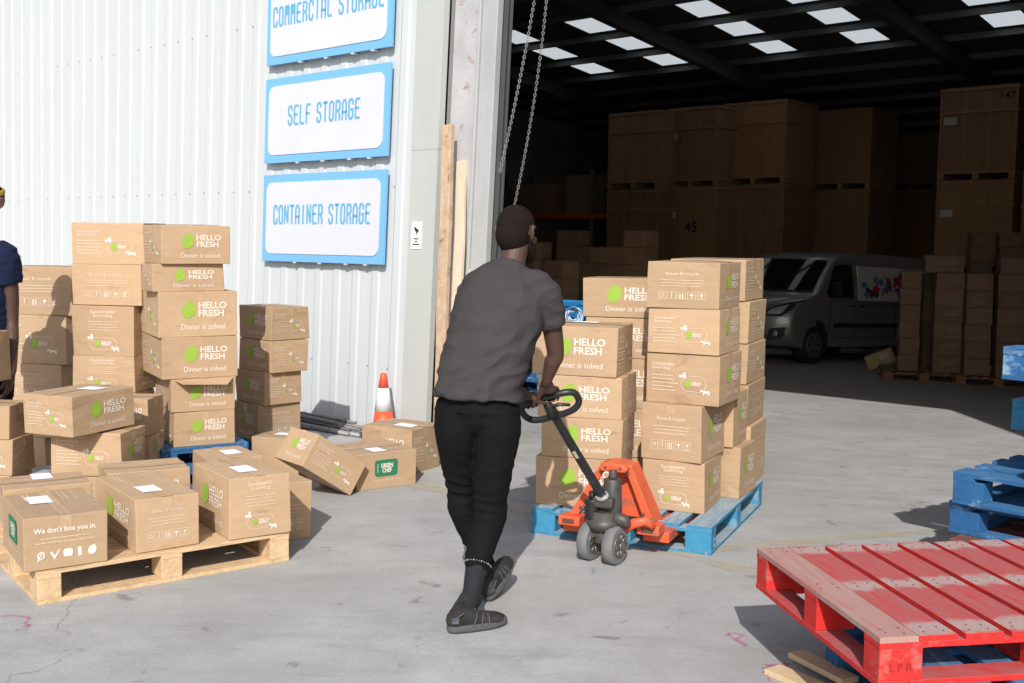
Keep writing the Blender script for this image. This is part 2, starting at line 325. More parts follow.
def make_box(W, D, H, fa='H', ra='S', seed=0, label=False, flap=False, detail=True, name='cardboard_box', stripe=True, jit=.007):
    """carton with its base centre at the origin; fa is printed on the front (-y) and back, ra on the ends"""
    rn = random.Random(seed); mb = MB()
    J = {(i, j, k): Vector((rn.uniform(-jit, jit), rn.uniform(-jit, jit), (rn.uniform(-jit, jit) if k else 0) * .5)) for i in (0, 1) for j in (0, 1) for k in (0, 1)}
    bul = rn.uniform(-.006, .009)
    def mp(p):
        u = p[0] / W + .5; v = p[1] / D + .5; t = p[2] / H
        uc, vc, tc = [min(1, max(0, q)) for q in (u, v, t)]
        q = Vector(p)
        for (i, j, k), d in J.items(): q += d * ((uc if i else 1 - uc) * (vc if j else 1 - vc) * (tc if k else 1 - tc))
        q.x += (u - .5) * 2 * bul * 4 * vc * (1 - vc) * 4 * tc * (1 - tc) * .6
        q.y += (v - .5) * 2 * bul * 4 * uc * (1 - uc) * 4 * tc * (1 - tc)
        if t > .99: q.z += bul * 16 * uc * (1 - uc) * vc * (1 - vc)
        return q
    bm = bmesh.new(); bmesh.ops.create_cube(bm, size=1)
    bmesh.ops.scale(bm, vec=(W, D, H), verts=bm.verts); bmesh.ops.translate(bm, vec=(0, 0, H / 2), verts=bm.verts)
    bmesh.ops.subdivide_edges(bm, edges=bm.edges, cuts=5, use_grid_fill=True) if detail else None
    es = [e for e in bm.edges if len(e.link_faces) == 2 and e.calc_face_angle(0) > 1]
    bmesh.ops.bevel(bm, geom=es, offset=.004, segments=2, profile=.5, affect='EDGES')
    for v in bm.verts: v.co = mp(v.co)
    bm.verts.index_update()
    mb.add([v.co.copy() for v in bm.verts], [[v.index for v in f.verts] for f in bm.faces], 0); bm.free()
    def put(els, fn, w_):
        for vs, fs, mi, lift in els: mb.add([mp(fn(u, v, .0024 + lift)) for u, v in vs], fs, mi)
    front = lambda u, v, d: (-W / 2 + u, -D / 2 - d, v)
    back = lambda u, v, d: (W / 2 - u, D / 2 + d, v)
    right = lambda u, v, d: (W / 2 + d, -D / 2 + u, v)
    left = lambda u, v, d: (-W / 2 - d, D / 2 - u, v)
    top = lambda u, v, d: (-W / 2 + u, -D / 2 + v, H + d)
    put(art(fa, W, H), front, W); put(art(ra, D, H), right, D)
    if detail: put(art(fa if fa in 'HW' else 'H', W, H), back, W); put(art(ra, D, H), left, D)
    if detail:
        o = []                                                      # flap seam, tape and soft fold lines
        if W >= D:
            n = 6
            for i in range(n): art_rect(o, W * i / n, D / 2 - .024, W * (i + 1) / n, D / 2 + .024, 6)
            for i in range(n): art_rect(o, W * i / n, D / 2 - .0012, W * (i + 1) / n, D / 2 + .0012, 1, .0006)
            art_text(o, 'Sustainable Sourcing', .1 * W, .78 * D, wd=.34 * W, ht=.07 * D, mi=3); [art_line(o, .1 * W, (.70 - .06 * i) * D, .42 * W, (.715 - .06 * i) * D, 3) for i in range(2)]
            art_rect(o, .1 * W, .2 * D, .32 * W, .22 * D, 3); art_rect(o, .1 * W, .26 * D, .38 * W, .28 * D, 3)
            put(o, top, W)
            for fn in (right, left): put([([(D / 2 - .024, H - .06), (D / 2 + .024, H - .06), (D / 2 + .024, H + .001), (D / 2 - .024, H + .001)], [(0, 1, 2, 3)], 6, -.0010)], fn, D)
        else:
            n = 6
            for i in range(n): art_rect(o, W / 2 - .024, D * i / n, W / 2 + .024, D * (i + 1) / n, 6)
            for i in range(n): art_rect(o, W / 2 - .0012, D * i / n, W / 2 + .0012, D * (i + 1) / n, 1, .0006)
            art_rect(o, .08 * W, .12 * D, .1 * W, .4 * D, 3); art_rect(o, .14 * W, .12 * D, .16 * W, .45 * D, 3)
            art_rect(o, .80 * W, .5 * D, .82 * W, .85 * D, 3); art_rect(o, .86 * W, .5 * D, .88 * W, .8 * D, 3)
            put(o, top, W)
            put([([(W / 2 - .024, H - .055), (W / 2 + .024, H - .055), (W / 2 + .024, H + .001), (W / 2 - .024, H + .001)], [(0, 1, 2, 3)], 6, -.0010)], front, W)
    if flap:                                                        # lid flaps hanging out over the rim
        for sx, wd in ((1, .085), (-1, .05)):
            x0 = sx * W / 2
            vs = [(x0, -D / 2 + .01, H - .002), (x0, D / 2 - .01, H - .002), (x0 + sx * wd, D / 2 - .07, H - .035), (x0 + sx * wd, -D / 2 + .05, H - .02)]; vs2 = [(x, y, z + .004) for x, y, z in vs]
            mb.add(vs + vs2, [(3, 2, 1, 0), (4, 5, 6, 7), (0, 1, 5, 4), (1, 2, 6, 5), (2, 3, 7, 6), (3, 0, 4, 7)], 0)
    if False:
        for s in (-1, 1):
            a = R(24 + 8 * s)
            vs = [(-W / 2 + .01, s * D / 2 * .98, H + .004), (W / 2 - .01, s * D / 2 * .98, H + .004), (W / 2 - .05, s * D / 2 - s * .17 * math.cos(a), H + .17 * math.sin(a) * .55 + .004), (-W / 2 + .05, s * D / 2 - s * .17 * math.cos(a), H + .17 * math.sin(a) + .004)]
            vs2 = [(x, y, z + .004) for x, y, z in vs]
            mb.add(vs + vs2, [(0, 1, 2, 3), (4, 5, 6, 7), (0, 1, 5, 4), (1, 2, 6, 5), (2, 3, 7, 6), (3, 0, 4, 7)], 0)
    o = mb.build(name, BOXM if detail else [kraft_shaded, kraft_edge, inkd2, inkd2, limed, dgreen, tape], fixn=False)
    if label:
        l = MB(); lw, ld = (.15, .10); cx, cy = (W * .2, D * .16) if label is True else label
        n = 4
        for i in range(n):
            l.add([mp(top(W / 2 + cx + x, D / 2 + cy + y, .0042)) for x, y in ((-lw / 2 + lw * i / n, -ld / 2), (-lw / 2 + lw * (i + 1) / n, -ld / 2), (-lw / 2 + lw * (i + 1) / n, ld / 2), (-lw / 2 + lw * i / n, ld / 2))], [(0, 1, 2, 3)])
        q = [mp(top(W / 2 + cx - .04, D / 2 + cy, .0048)), mp(top(W / 2 + cx + .03, D / 2 + cy, .0048)), mp(top(W / 2 + cx + .03, D / 2 + cy + .004, .0048)), mp(top(W / 2 + cx - .04, D / 2 + cy + .004, .0048))]
        l.build('shipping_label', [paper, mat('label_ink', (.15, .15, .15), .7)], o, fixn=False)
    return o
ORD = ['bottom', 'second from the bottom', 'third from the bottom', 'fourth from the bottom', 'fifth from the bottom', 'sixth from the bottom', 'seventh from the bottom', 'eighth from the bottom', 'ninth from the bottom']
LOOK = {'H': 'lime leaf print', 'S': 'sourcing text print', 'S2': 'centred sourcing print', 'R': 'recycling icons', 'W': 'slogan and food icons', 'G': 'dark green badge', 'P': 'plain sides'}
def near_corner_box(P, th, W, D, H, fa, ra, label_text, group=None, tilt=0, seed=None, **k):
    """P: ground position of the vertical edge nearest the camera"""
    uL = Vector((-math.cos(th), math.sin(th), 0)); uR = Vector((math.sin(th), math.cos(th), 0))
    c = Vector(P) + uL * W / 2 + uR * D / 2
    o = make_box(W, D, H, fa, ra, seed=random.randint(0, 9999) if seed is None else seed, **k)
    o.location = c; o.rotation_euler = (tilt, 0, -th)
    tag(o, label_text, 'box', group); return o
def px_width(P, d, px, z, hi_=200):               # how far along d from P until the picture column px
    lo, hi = 0, 1.2
    def X(s_):
        q = Vector(P) + d * s_; q.z = z; v = q - CAM; return 512 + F * v.dot(RT) / v.dot(FW)
    s0 = X(0) - px
    best = min((abs(X(i * .005) - px), i * .005) for i in range(4, hi_)); return best[1]
def stack(Y, base, rows, group, place, dflt=(.42, .33)):
    """rows bottom to top: (corner px, top px y, left px or None, right px or None, theta, front print, right print, {opts})"""
    z = base; out = []
    for i, r in enumerate(rows):
        xc, yt, xl, xr, th, fa, ra = r[:7]; op = dict(r[7]) if len(r) > 7 else {}
        dy = op.pop('dy', 0); th = R(th)
        P = atY(xc, yt, Y + dy); zt = P.z
        if 'H' in op: zt = z + op.pop('H')
        H = zt - z
        uL = Vector((-math.cos(th), math.sin(th), 0)); uR = Vector((math.sin(th), math.cos(th), 0))
        W = op.pop('W', None) or (px_width(P, uL, xl, z + H / 2) if xl is not None else dflt[0]); D = op.pop('D', None) or (px_width(P, uR, xr, z + H / 2) if xr is not None else dflt[1])
        W = min(max(W, .26), .6); D = min(max(D, .24), .6)
        extra = op.pop('txt', LOOK[fa if fa != 'P' else ra])
        where = ORD[i] if i < len(rows) - 1 or len(rows) == 1 else 'top'
        lt = op.pop('lab', None) or f"brown carton with {extra}, {where} one in {place}"
        P.z = z
        out.append(near_corner_box(P, th, W, D, H - .002, fa, ra, lt, group, **op)); z = zt
        print('BOX', place, i, round(W, 2), round(D, 2), round(H, 3))
    return out
def at_pallet(Y, px, py): return atY(px, py, Y)
# ================================================================== ground
gm = ground_mat()
mb = MB()
A_ = [-400, -40, -20, 0] + [i * 3 for i in range(1, 11)] + [60, 400]; B_ = [-400, -40, -20, 0, 20, 40, 400]
def gp(a, b): p = AB(a, b, 0); p.z = -SL * min(max(0, a), 30); return p
vs = [gp(a, b) for a in A_ for b in B_]; nb = len(B_)
mb.add(vs, [(i * nb + j, i * nb + j + 1, (i + 1) * nb + j + 1, (i + 1) * nb + j) for i in range(len(A_) - 1) for j in range(nb - 1)])
g = mb.build('ground', gm); tag(g, kind='structure')
for p in g.data.polygons:
    pass
def strip(name, pts, wd, M_, z=.004, seed=0):
    mb = MB(); rn = random.Random(seed); L_ = []; R_ = []
    P = [Vector(p) for p in pts]; Q = []
    for i in range(len(P) - 1):
        n = max(1, int((P[i + 1] - P[i]).length / .12))
        Q += [P[i].lerp(P[i + 1], k / n) for k in range(n)]
    Q.append(P[-1])
    for i, p in enumerate(Q):
        t = (Q[min(i + 1, len(Q) - 1)] - Q[max(i - 1, 0)]); t.z = 0; t.normalize(); s = Vector((t.y, -t.x, 0)) * wd * rn.uniform(.35, .6)
        for q, lst in ((p - s, L_), (p + s, R_)): q.z = gz(q) + z; lst.append(q)
    n = len(Q); mb.add(L_ + R_, [(i, i + 1, n + i + 1, n + i) for i in range(n - 1)])
    o = mb.build(name, M_); return tag(o, kind='structure')
def worn(name, col, lo=.42, hi=.6, sc_=14):
    M = bpy.data.materials.new(name); M.use_nodes = True; nt = M.node_tree; b = nt.nodes['Principled BSDF']; b.inputs['Base Color'].default_value = (*col, 1); b.inputs['Roughness'].default_value = .8
    tc = nd(nt, 'ShaderNodeTexCoord'); n = nd(nt, 'ShaderNodeTexNoise'); n.inputs['Scale'].default_value = sc_; n.inputs['Detail'].default_value = 8; n.inputs['Roughness'].default_value = .7
    mr = nd(nt, 'ShaderNodeMapRange'); mr.inputs[1].default_value = lo; mr.inputs[2].default_value = hi; mr.inputs[4].default_value = .55
    nt.links.new(tc.outputs['Object'], n.inputs['Vector']); nt.links.new(n.outputs[0], mr.inputs[0]); nt.links.new(mr.outputs[0], b.inputs['Alpha']); return M
wy = worn('worn_line_paint', (.58, .50, .34), .30, .62, 5)
strip('painted_line', [atH(412, 483), atH(770, 577)], .13, wy, seed=1)
strip('painted_line', [atH(700, 551), atH(760, 545), atH(860, 536), atH(1040, 527)], .11, wy, seed=2)
wj = worn('joint_dark', (.16, .15, .14), .35, .5, 9)
pk = worn('pink_marker', (.62, .12, .33), .38, .5, 30)
def scrib(pts, s): strip('paint_mark', [atH(*p) for p in pts], .014, pk, .006, s)
scrib([(0, 617), (12, 616), (29, 618), (24, 625)], 4); scrib([(15, 631), (26, 630), (29, 625), (22, 628)], 5)
scrib([(725, 637), (733, 633), (744, 636), (736, 640), (748, 646)], 6); scrib([(728, 635), (740, 644), (747, 648)], 7)
scrib([(762, 670), (772, 666), (790, 665), (776, 672), (765, 671), (770, 682)], 8); scrib([(764, 665), (780, 668), (786, 663)], 9)

# ================================================================== warehouse
clad = mat('white_cladding', (.55, .575, .58), .5, col2=(.515, .54, .545), scale=1.6, stretch=(5, 5, .25), spots=(.38, .38, .36), sscale=7, slo=.66, shi=.85)
trimm = mat('trim_metal', (.47, .485, .465), .5, col2=(.43, .445, .425), scale=2, stretch=(1, 1, .3), spots=(.42, .42, .4), sscale=9, slo=.66, shi=.8)
colm = mat('dirty_column', (.50, .495, .505), .85, col2=(.36, .355, .365), scale=2.5, spots=(.30, .17, .14), sscale=8, slo=.58, shi=.68, bump=.3)
jambm = mat('jamb_paint', (.44, .45, .45), .6, col2=(.34, .35, .35), scale=4, stretch=(1, 1, .3))
darkm = mat('dark_steel', (.03, .03, .032), .5, col2=(.05, .05, .05))
inner = mat('interior_sheet', (.36, .37, .36), .8, col2=(.28, .285, .28), scale=1.5)
roofm = mat('roof_sheet', (.09, .09, .09), .8)
block = mat('interior_blockwork', (.28, .28, .27), .9, col2=(.22, .22, .21), scale=3)
wh = empty('storage_warehouse', D0, 0, 'white corrugated storage warehouse with a huge open loading door', 'warehouse')
def wpart(mb, name, M_, **k):
    o = mb.build(name, M_, **k); o.parent = wh; o.matrix_parent_inverse = Matrix.Translation(-D0); return o
mb = MB()                                  # corrugated sheet, ribs standing out of it
prof = []; t = -17.0; TE = .83
while t < TE - .25:
    prof += [(t, 0), (t + .115, 0), (t + .135, .009), (t + .205, .009), (t + .225, 0)]; t += .25
prof += [(TE, 0)]
zz = [-1.2, .3, 1.2, 2.3, 3.8, 5.5, 7.6]
vs = [BP(t, o, z) for z in zz for t, o in prof]; n = len(prof)
mb.add(vs, [(i * n + j, i * n + j + 1, (i + 1) * n + j + 1, (i + 1) * n + j) for i in range(len(zz) - 1) for j in range(n - 1)])
wpart(mb, 'corrugated_wall', clad, fixn=False)
mb = MB()
for z in (.55, 2.05, 3.55, 5.0):
    t = -16.94
    while t < TE - .2:
        if random.random() < .85: mb.box((t + .11 - .006, .0, z - .006), (t + .11 + .006, .008, z + .006), fn=lambda t_, o, z_: BP(t_ - .06, o, z_))
        t += .25
wpart(mb, 'wall_screws', mat('screw', (.35, .36, .36), .5))
mb = MB(); mb.box((TE, -.02, -1.2), (1.13, .035, 2.335), fn=BP); mb.box((TE - .003, -.02, 2.325), (1.133, .038, 7.6), fn=BP)
o = wpart(mb, 'corner_trim', trimm); 
mb = MB(); mb.box((1.145, -.33, -1.2), (1.45, -.07, 7.6), fn=BP); wpart(mb, 'door_column', colm)
mb = MB(); mb.box((1.134, -.34, -1.2), (1.144, -.04, 7.6), fn=BP); wpart(mb, 'trim_return', mat('return_grey', (.22, .225, .22), .6))
mb = MB(); mb.box((1.455, -.115, -1.2), (1.61, -.05, 7.6), fn=BP); mb.box((1.425, -.069, -1.2), (1.453, -.03, 7.6), fn=BP); wpart(mb, 'door_jamb', jambm, bevel=.006)
mb = MB(); mb.box((1.54, -.20, -1.2), (1.585, -.14, 7.6), fn=BP); mb.box((1.52, -.30, -1.2), (1.54, -.22, 7.6), fn=BP); wpart(mb, 'door_track', mat('track_grey', (.25, .26, .27), .4, .6))
DW = 6.1; HD = 5.45
mb = MB(); mb.box((0, -.25, HD), (DW, .05, 7.95), fn=lambda b, a, z: AB(-a, b, z)); wpart(mb, 'door_header', clad)
mb = MB(); mb.box((DW, -.25, -1.2), (15, .05, 7.94), fn=lambda b, a, z: AB(-a, b, z)); wpart(mb, 'right_wall', clad)
mb = MB(); mb.box((-17, .05, -1.5), (-.50, .2, 7.9), fn=lambda b, a, z: AB(a + .25, b, z)); mb.box((-16.2, .2, -2), (-16, 27, 7.9), fn=lambda b, a, z: AB(a, b, z))
mb.box((14.8, .3, -2), (15, 27, 7.9), fn=lambda b, a, z: AB(a, b, z)); mb.box((-16.2, 27, -2), (15, 27.2, 7.9), fn=lambda b, a, z: AB(a, b, z)); wpart(mb, 'inner_wall', inner)
mb = MB(); mb.box((-15.99, .5, -2), (-15.9, 26.9, 1.6), fn=lambda b, a, z: AB(a, b, z)); mb.box((-15.8, 26.8, -2), (14.7, 26.9, 1.6), fn=lambda b, a, z: AB(a, b, z)); wpart(mb, 'blockwork_base', block)
RZ = lambda a: 7.74 - .12 * a
SK = [(a, b) for b in (-11.1, -8.95, -6.17, -4.1, -1.31) for a in (12.6, 14.02, 15.46) if not (b == -1.31 and a < 13)]
bs = sorted({-16.3, 15.1} | {round(b + s, 3) for _, b in SK for s in (-.36, .36)}); as_ = sorted({-.3, 27.3} | {round(a + s, 3) for a, _ in SK for s in (-.57, .57)})
mb = MB()
for i in range(len(as_) - 1):
    for j in range(len(bs) - 1):
        ca = (as_[i] + as_[i + 1]) / 2; cb = (bs[j] + bs[j + 1]) / 2
        if any(abs(ca - a) < .57 and abs(cb - b) < .36 for a, b in SK): continue
        mb.add([AB(as_[i], bs[j], RZ(as_[i])), AB(as_[i + 1], bs[j], RZ(as_[i + 1])), AB(as_[i + 1], bs[j + 1], RZ(as_[i + 1])), AB(as_[i], bs[j + 1], RZ(as_[i]))], [(0, 1, 2, 3)])
rf = wpart(mb, 'roof', roofm)
TR = bpy.data.materials.new('rooflight_sheet'); TR.use_nodes = True; nt = TR.node_tree; nt.nodes.remove(nt.nodes['Principled BSDF'])
tl = nd(nt, 'ShaderNodeBsdfTranslucent'); tl.inputs[0].default_value = (.50, .52, .51, 1); nt.links.new(tl.outputs[0], nt.nodes['Material Output'].inputs[0])
for a, b in SK:
    mb = MB(); z = lambda q: RZ(q) + .004
    mb.add([AB(a - .64, b - .42, z(a - .64)), AB(a + .64, b - .42, z(a + .64)), AB(a + .64, b + .42, z(a + .64)), AB(a - .64, b + .42, z(a - .64))], [(0, 1, 2, 3)])
    sk = wpart(mb, 'rooflight', TR, fixn=False)
mb = MB(); a = 11.9 - 1.43 * 8
while a < 26.5:
    mb.box((a - .03, -16, -.13), (a + .03, 14.8, -.01), fn=lambda x, y, z: AB(x, y, RZ(x) + z)); a += 1.43
wpart(mb, 'roof_purlins', mat('purlin', (.2, .2, .2), .6))
for b in (-12.6, -7.55, -2.7, 3.0, 9.0):
    mb = MB()
    for i in range(9): mb.box((i * 3, b - .08, -.45), (i * 3 + 3, b + .08, -.135), fn=lambda x, y, z: AB(x, y, RZ(x) + z))
    wpart(mb, 'rafter', roofm)
# signs -------------------------------------------------------------
GL = {'C': [[(1, 1.5), (1, 1.75), (.78, 2), (.22, 2), (0, 1.75), (0, .25), (.22, 0), (.78, 0), (1, .25), (1, .5)]],
      'O': [[(.22, 0), (0, .25), (0, 1.75), (.22, 2), (.78, 2), (1, 1.75), (1, .25), (.78, 0), (.22, 0)]],
      'M': [[(0, 0), (0, 1.75), (.12, 2), (.3, 1.9), (.5, 1.1), (.7, 1.9), (.88, 2), (1, 1.75), (1, 0)]],
      'E': [[(1, 2), (.2, 2), (0, 1.8), (0, .2), (.2, 0), (1, 0)], [(0, 1.05), (.8, 1.05)]], 'F': [[(1, 2), (.2, 2), (0, 1.8), (0, 0)], [(0, 1.05), (.8, 1.05)]],
      'R': [[(0, 0), (0, 2), (.75, 2), (1, 1.75), (1, 1.25), (.75, 1), (0, 1)], [(.55, 1), (1, .45), (1, 0)]], 'I': [[(.5, 0), (.5, 2)]],
      'A': [[(0, 0), (0, 1.6), (.3, 2), (.7, 2), (1, 1.6), (1, 0)], [(0, .75), (1, .75)]], 'L': [[(0, 2), (0, .2), (.2, 0), (.95, 0)]],
      'S': [[(1, 1.6), (.95, 1.85), (.75, 2), (.25, 2), (0, 1.75), (0, 1.35), (.2, 1.1), (.8, .9), (1, .65), (1, .25), (.75, 0), (.25, 0), (.03, .2), (0, .42)]],
      'T': [[(0, 2), (1, 2)], [(.5, 2), (.5, 0)]], 'G': [[(1, 1.55), (1, 1.75), (.78, 2), (.22, 2), (0, 1.75), (0, .25), (.22, 0), (.78, 0), (1, .25), (1, .95), (.55, .95)]],
      'N': [[(0, 0), (0, 2), (1, .1), (1, 2)]]}
def stroke(mb, pts, wd, fn, mi=0):
    for i in range(len(pts) - 1):
        a = Vector(pts[i]); b = Vector(pts[i + 1]); d = (b - a).normalized(); n = Vector((-d.y, d.x)) * wd / 2; e = d * wd * .38
        lift = .0005 * (i % 2)
        mb.add([fn(*(a - e + n), lift), fn(*(a - e - n), lift), fn(*(b + e - n), lift), fn(*(b + e + n), lift)], [(0, 1, 2, 3)], mi)
sblue = mat('sign_blue', (.17, .42, .68), .35, rnd=0); swhite = mat('sign_white', (.62, .63, .69), .3, col2=(.58, .59, .66), scale=2)
def sign(txt, z0, z1, tw, label):
    t0, t1 = -1.07, .58; H = z1 - z0; W = t1 - t0
    root = empty('wall_sign', BP((t0 + t1) / 2, .05, z0), 0, label, 'sign', 'company signs on the corrugated wall')
    inv = Matrix.Translation(-root.location)
    def fn(u, v, d): return BP(t0 + u, .045 + d, z0 + v)
    mb = MB(); mb.box((0, 0, 0), (W, H, .028), fn=lambda u, v, d: fn(u, v, d)); o = mb.build('backboard', sblue, root, bevel=.002); o.matrix_parent_inverse = inv
    mb = MB(); mb.prism(rrect(.055, .07, W - .055, H - .07, .075, 8), .0285, .034, fn); o = mb.build('panel', swhite, root); o.matrix_parent_inverse = inv
    mb = MB(); cw = .56; gap = .42; n = sum((gap + cw) if c != ' ' else .75 for c in txt) - gap; k = tw / n; hh = .155; u = (W - tw) / 2; ky = hh / 2
    for word in txt.split(' '):
        mb = MB()
        for c in word:
            for pl in GL[c]: stroke(mb, [(u + x * cw * k, H * .44 + y * ky) for x, y in pl], .021, lambda a, b, l: fn(a, b, .0355 + l))
            u += (cw + gap) * k
        u += .75 * k
        o = mb.build('lettering', mat('sign_letter_blue', (.12, .38, .58), .4), root, fixn=False); o.matrix_parent_inverse = inv
    for t in (-.35, 0, .35, .6):
        mb = MB(); mb.box((W / 2 + t - .02, -.012, -.045), (W / 2 + t + .02, .0, .026), fn=fn)
        o = mb.build('fixing_bracket', mat('sign_rail', (.55, .58, .6), .5), root); o.matrix_parent_inverse = inv
sign('CONTAINER STORAGE', 1.41, 2.185, 1.30, 'bottom blue and white CONTAINER STORAGE sign on the corrugated wall')
sign('SELF STORAGE', 2.29, 3.035, .95, 'middle blue and white SELF STORAGE sign on the corrugated wall')
sign('COMMERCIAL STORAGE', 3.155, 3.91, 1.45, 'topmost blue and white COMMERCIAL STORAGE sign, cut by the frame')
ns = empty('notice', BP(.9, .04, 1.56), 0, 'small white camera notice fixed to the grey wall trim', 'notice'); inv = Matrix.Translation(-ns.location)
nf = lambda u, v, d: BP(.875 + u, .037 + d, 1.545 + v)
mb = MB(); mb.box((0, 0, 0), (.115, .215, .004), fn=nf); o = mb.build('plate', mat('notice_white', (.8, .8, .78), .5), ns); o.matrix_parent_inverse = inv
mb = MB(); P_ = lambda pts: mb.add([nf(u, v, .0052) for u, v in pts], [list(range(len(pts)))])
P_([(.035, .145), (.075, .125), (.085, .15), (.045, .17)]); P_([(.028, .16), (.04, .155), (.047, .172), (.036, .178)]); P_([(.055, .112), (.064, .112), (.064, .13), (.055, .135)])
for i, (a, b) in enumerate([(.03, .085), (.045, .07), (.02, .095)]): P_([(a, .075 - i * .022), (b, .075 - i * .022), (b, .085 - i * .022), (a, .085 - i * .022)])
o = mb.build('pictogram', mat('black_ink', (.02, .02, .02), .6), ns, fixn=False); o.matrix_parent_inverse = inv
# leaning timbers ------------------------------------------------------
osb = mat('raw_timber', (.56, .42, .29), .9, col2=(.40, .27, .17), scale=14, stretch=(1.5, 1.5, .8), spots=(.22, .14, .09), sscale=11, slo=.56, shi=.66, bump=.3)
pale = mat('pale_timber', (.66, .56, .43), .85, col2=(.56, .46, .34), scale=7, stretch=(4, 4, .5), spots=(.4, .3, .2), sscale=6, slo=.62, shi=.75, bump=.2)
yel = mat('yellow_timber', (.62, .46, .24), .8, col2=(.52, .38, .2), scale=6)
def lean(name, base, top, wd, th, M_, label):
    b = Vector(base); t = Vector(top); ax = (t - b); L_ = ax.length; z = ax.normalized(); x = E_ - z * E_.dot(z); x.normalize(); y = z.cross(x)
    mb = MB(); n = 7; rn = random.Random(len(name) + int(wd * 1000))
    offs = [(rn.uniform(-.004, .004), rn.uniform(-.003, .003)) for _ in range(n + 1)]
    vs = []
    for i in range(n + 1):
        for sx, sy in ((-1, -1), (1, -1), (1, 1), (-1, 1)): vs.append(Vector((sx * wd / 2 + offs[i][0], sy * th / 2 + offs[i][1], L_ * i / n)))
    fs = [(0, 3, 2, 1), tuple(n * 4 + i for i in range(4))] + [(i * 4 + k, i * 4 + (k + 1) % 4, i * 4 + 4 + (k + 1) % 4, i * 4 + 4 + k) for i in range(n) for k in range(4)]
    mb.add(vs, fs); o = mb.build(name, M_, bevel=.003)
    o.matrix_world = Matrix((x, y, z)).transposed().to_4x4(); o.location = b
    tag(o, label, 'timber', 'timbers leaning beside the doorway'); return o
def wz(px, py, out=0):                       # building plane hit: (t, z)
    d = ray(px, py); q = W0 - N_ * out; p = CAM + d * ((q - CAM).dot(N_) / d.dot(N_)); z = p.z; return ((p - W0).dot(E_) - .058 * (z - 2.3), z)
t, z = wz(449.5, 125, .06); t2, z2 = wz(439, 440, .30)
lean('timber_board', BP(t2, .30, .0), BP(t, .07, z), .10, .04, osb, 'longest rough brown timber leaning against the grey trim')
t, z = wz(463, 161, -.08); t2, z2 = wz(452, 430, .22)
lean('timber_board', BP(t2, .22, .0), BP(t, -.07, z), .10, .03, pale, 'shorter pale timber board leaning right of the longest one')
t, z = wz(466, 231, -.08); t2, z2 = wz(478, 430, .16)
lean('timber_batten', BP(t2, .16, .0), BP(t, -.10, z), .025, .025, yel, 'thin yellow batten leaning beside the dirty column')
# chains ------------------------------------------------------------------
stl = mat('chain_steel', (.26, .26, .25), .45, .6)
def chain(p0, p1, sag, label):
    mb = MB(); L_ = (p1 - p0).length; n = int(L_ / .024); ax = (p1 - p0).normalized(); s = Vector((0, 0, -1)) - ax * (-ax.z); s.normalize()
    for i in range(n):
        t = (i + .5) / n; c = p0.lerp(p1, t) + s * sag * 4 * t * (1 - t)
        side = (ax.cross(Vector((0, 1, 0)))).normalized(); o = side if i % 2 else ax.cross(side)
        pts = [c + ax * (.0165 * math.cos(a)) + o * (.0095 * math.sin(a)) for a in [2 * math.pi * k / 8 for k in range(8)]]
        mb.tube(pts, .0026, 5, closed=True)
    o = mb.build('hoist_chain', stl, fixn=False); return tag(o, label, 'chain', 'hoist chains in the doorway')
chain(atY(551, -60, 8.75), atY(512, 216, 8.62), .05, 'right hand steel hoist chain hanging in the doorway')
chain(atY(544, -60, 8.70), atY(500, 172, 8.25), .03, 'left hand steel hoist chain running to the door jamb')
# poles at the wall ---------------------------------------------------------
pm = mat('dark_pole', (.13, .13, .135), .6, .3, col2=(.24, .24, .235), scale=4, rnd=.5, spots=(.2, .13, .09), sscale=9)
for i in range(20):
    k = random.uniform(0, 5.2); out = .07 + k * .055; z = .018 + max(0, (1 - abs(k - 1.6) / 3)) * random.uniform(0, .13)
    t0 = -2.4 + random.uniform(0, .9); t1 = .55 + random.uniform(-.55, .14)
    p0 = BP(t0, out + random.uniform(-.03, .03), z + random.uniform(0, .02)); p1 = BP(t1, out + random.uniform(-.03, .03), max(.018, z - random.uniform(0, .03)))
    mb = MB(); mb.tube([Vector((0, 0, 0)), p1 - p0], random.choice((.012, .016, .02)), 10); o = mb.build('metal_pole', pm, loc=p0); tag(o, 'dark metal pole lying in the heap along the white wall', 'pole', 'poles heaped along the wall')
# cone ------------------------------------------------------------------------
cp = BP(.42, .34, 0); cz = .56
cp = atY(383.5, 420, 8.85); cp.z = 0
co = empty('traffic_cone', cp, R(20), 'orange traffic cone with white band standing by the wall', 'cone')
cor = mat('cone_orange', (.80, .10, .03), .5, col2=(.7, .09, .035), scale=12, spots=(.4, .1, .06), sscale=10, slo=.68, shi=.8); cwh = mat('cone_white', (.78, .78, .77), .4, col2=(.66, .66, .65), scale=10)
ztop = .54
def cr(z): return .105 - .080 * (z / ztop)
for nm, a, b, M_ in (('body', .03, .235, cor), ('reflective_band', .235, .42, cwh), ('tip', .42, ztop, cor)):
    mb = MB(); e = .002 if nm == 'reflective_band' else 0
    mb.tube([(0, 0, a), (0, 0, b)] if nm != 'tip' else [(0, 0, a), (0, 0, b - .01), (0, 0, b)], [cr(a) + e, cr(b) + e] if nm != 'tip' else [cr(a), cr(b - .01), cr(b) - .008], 24); mb.build(nm, M_, co)
mb = MB(); mb.box((-.17, -.17, 0), (.17, .17, .03)); mb.build('base', mat('cone_base', (.03, .03, .03), .8), co, bevel=.01)

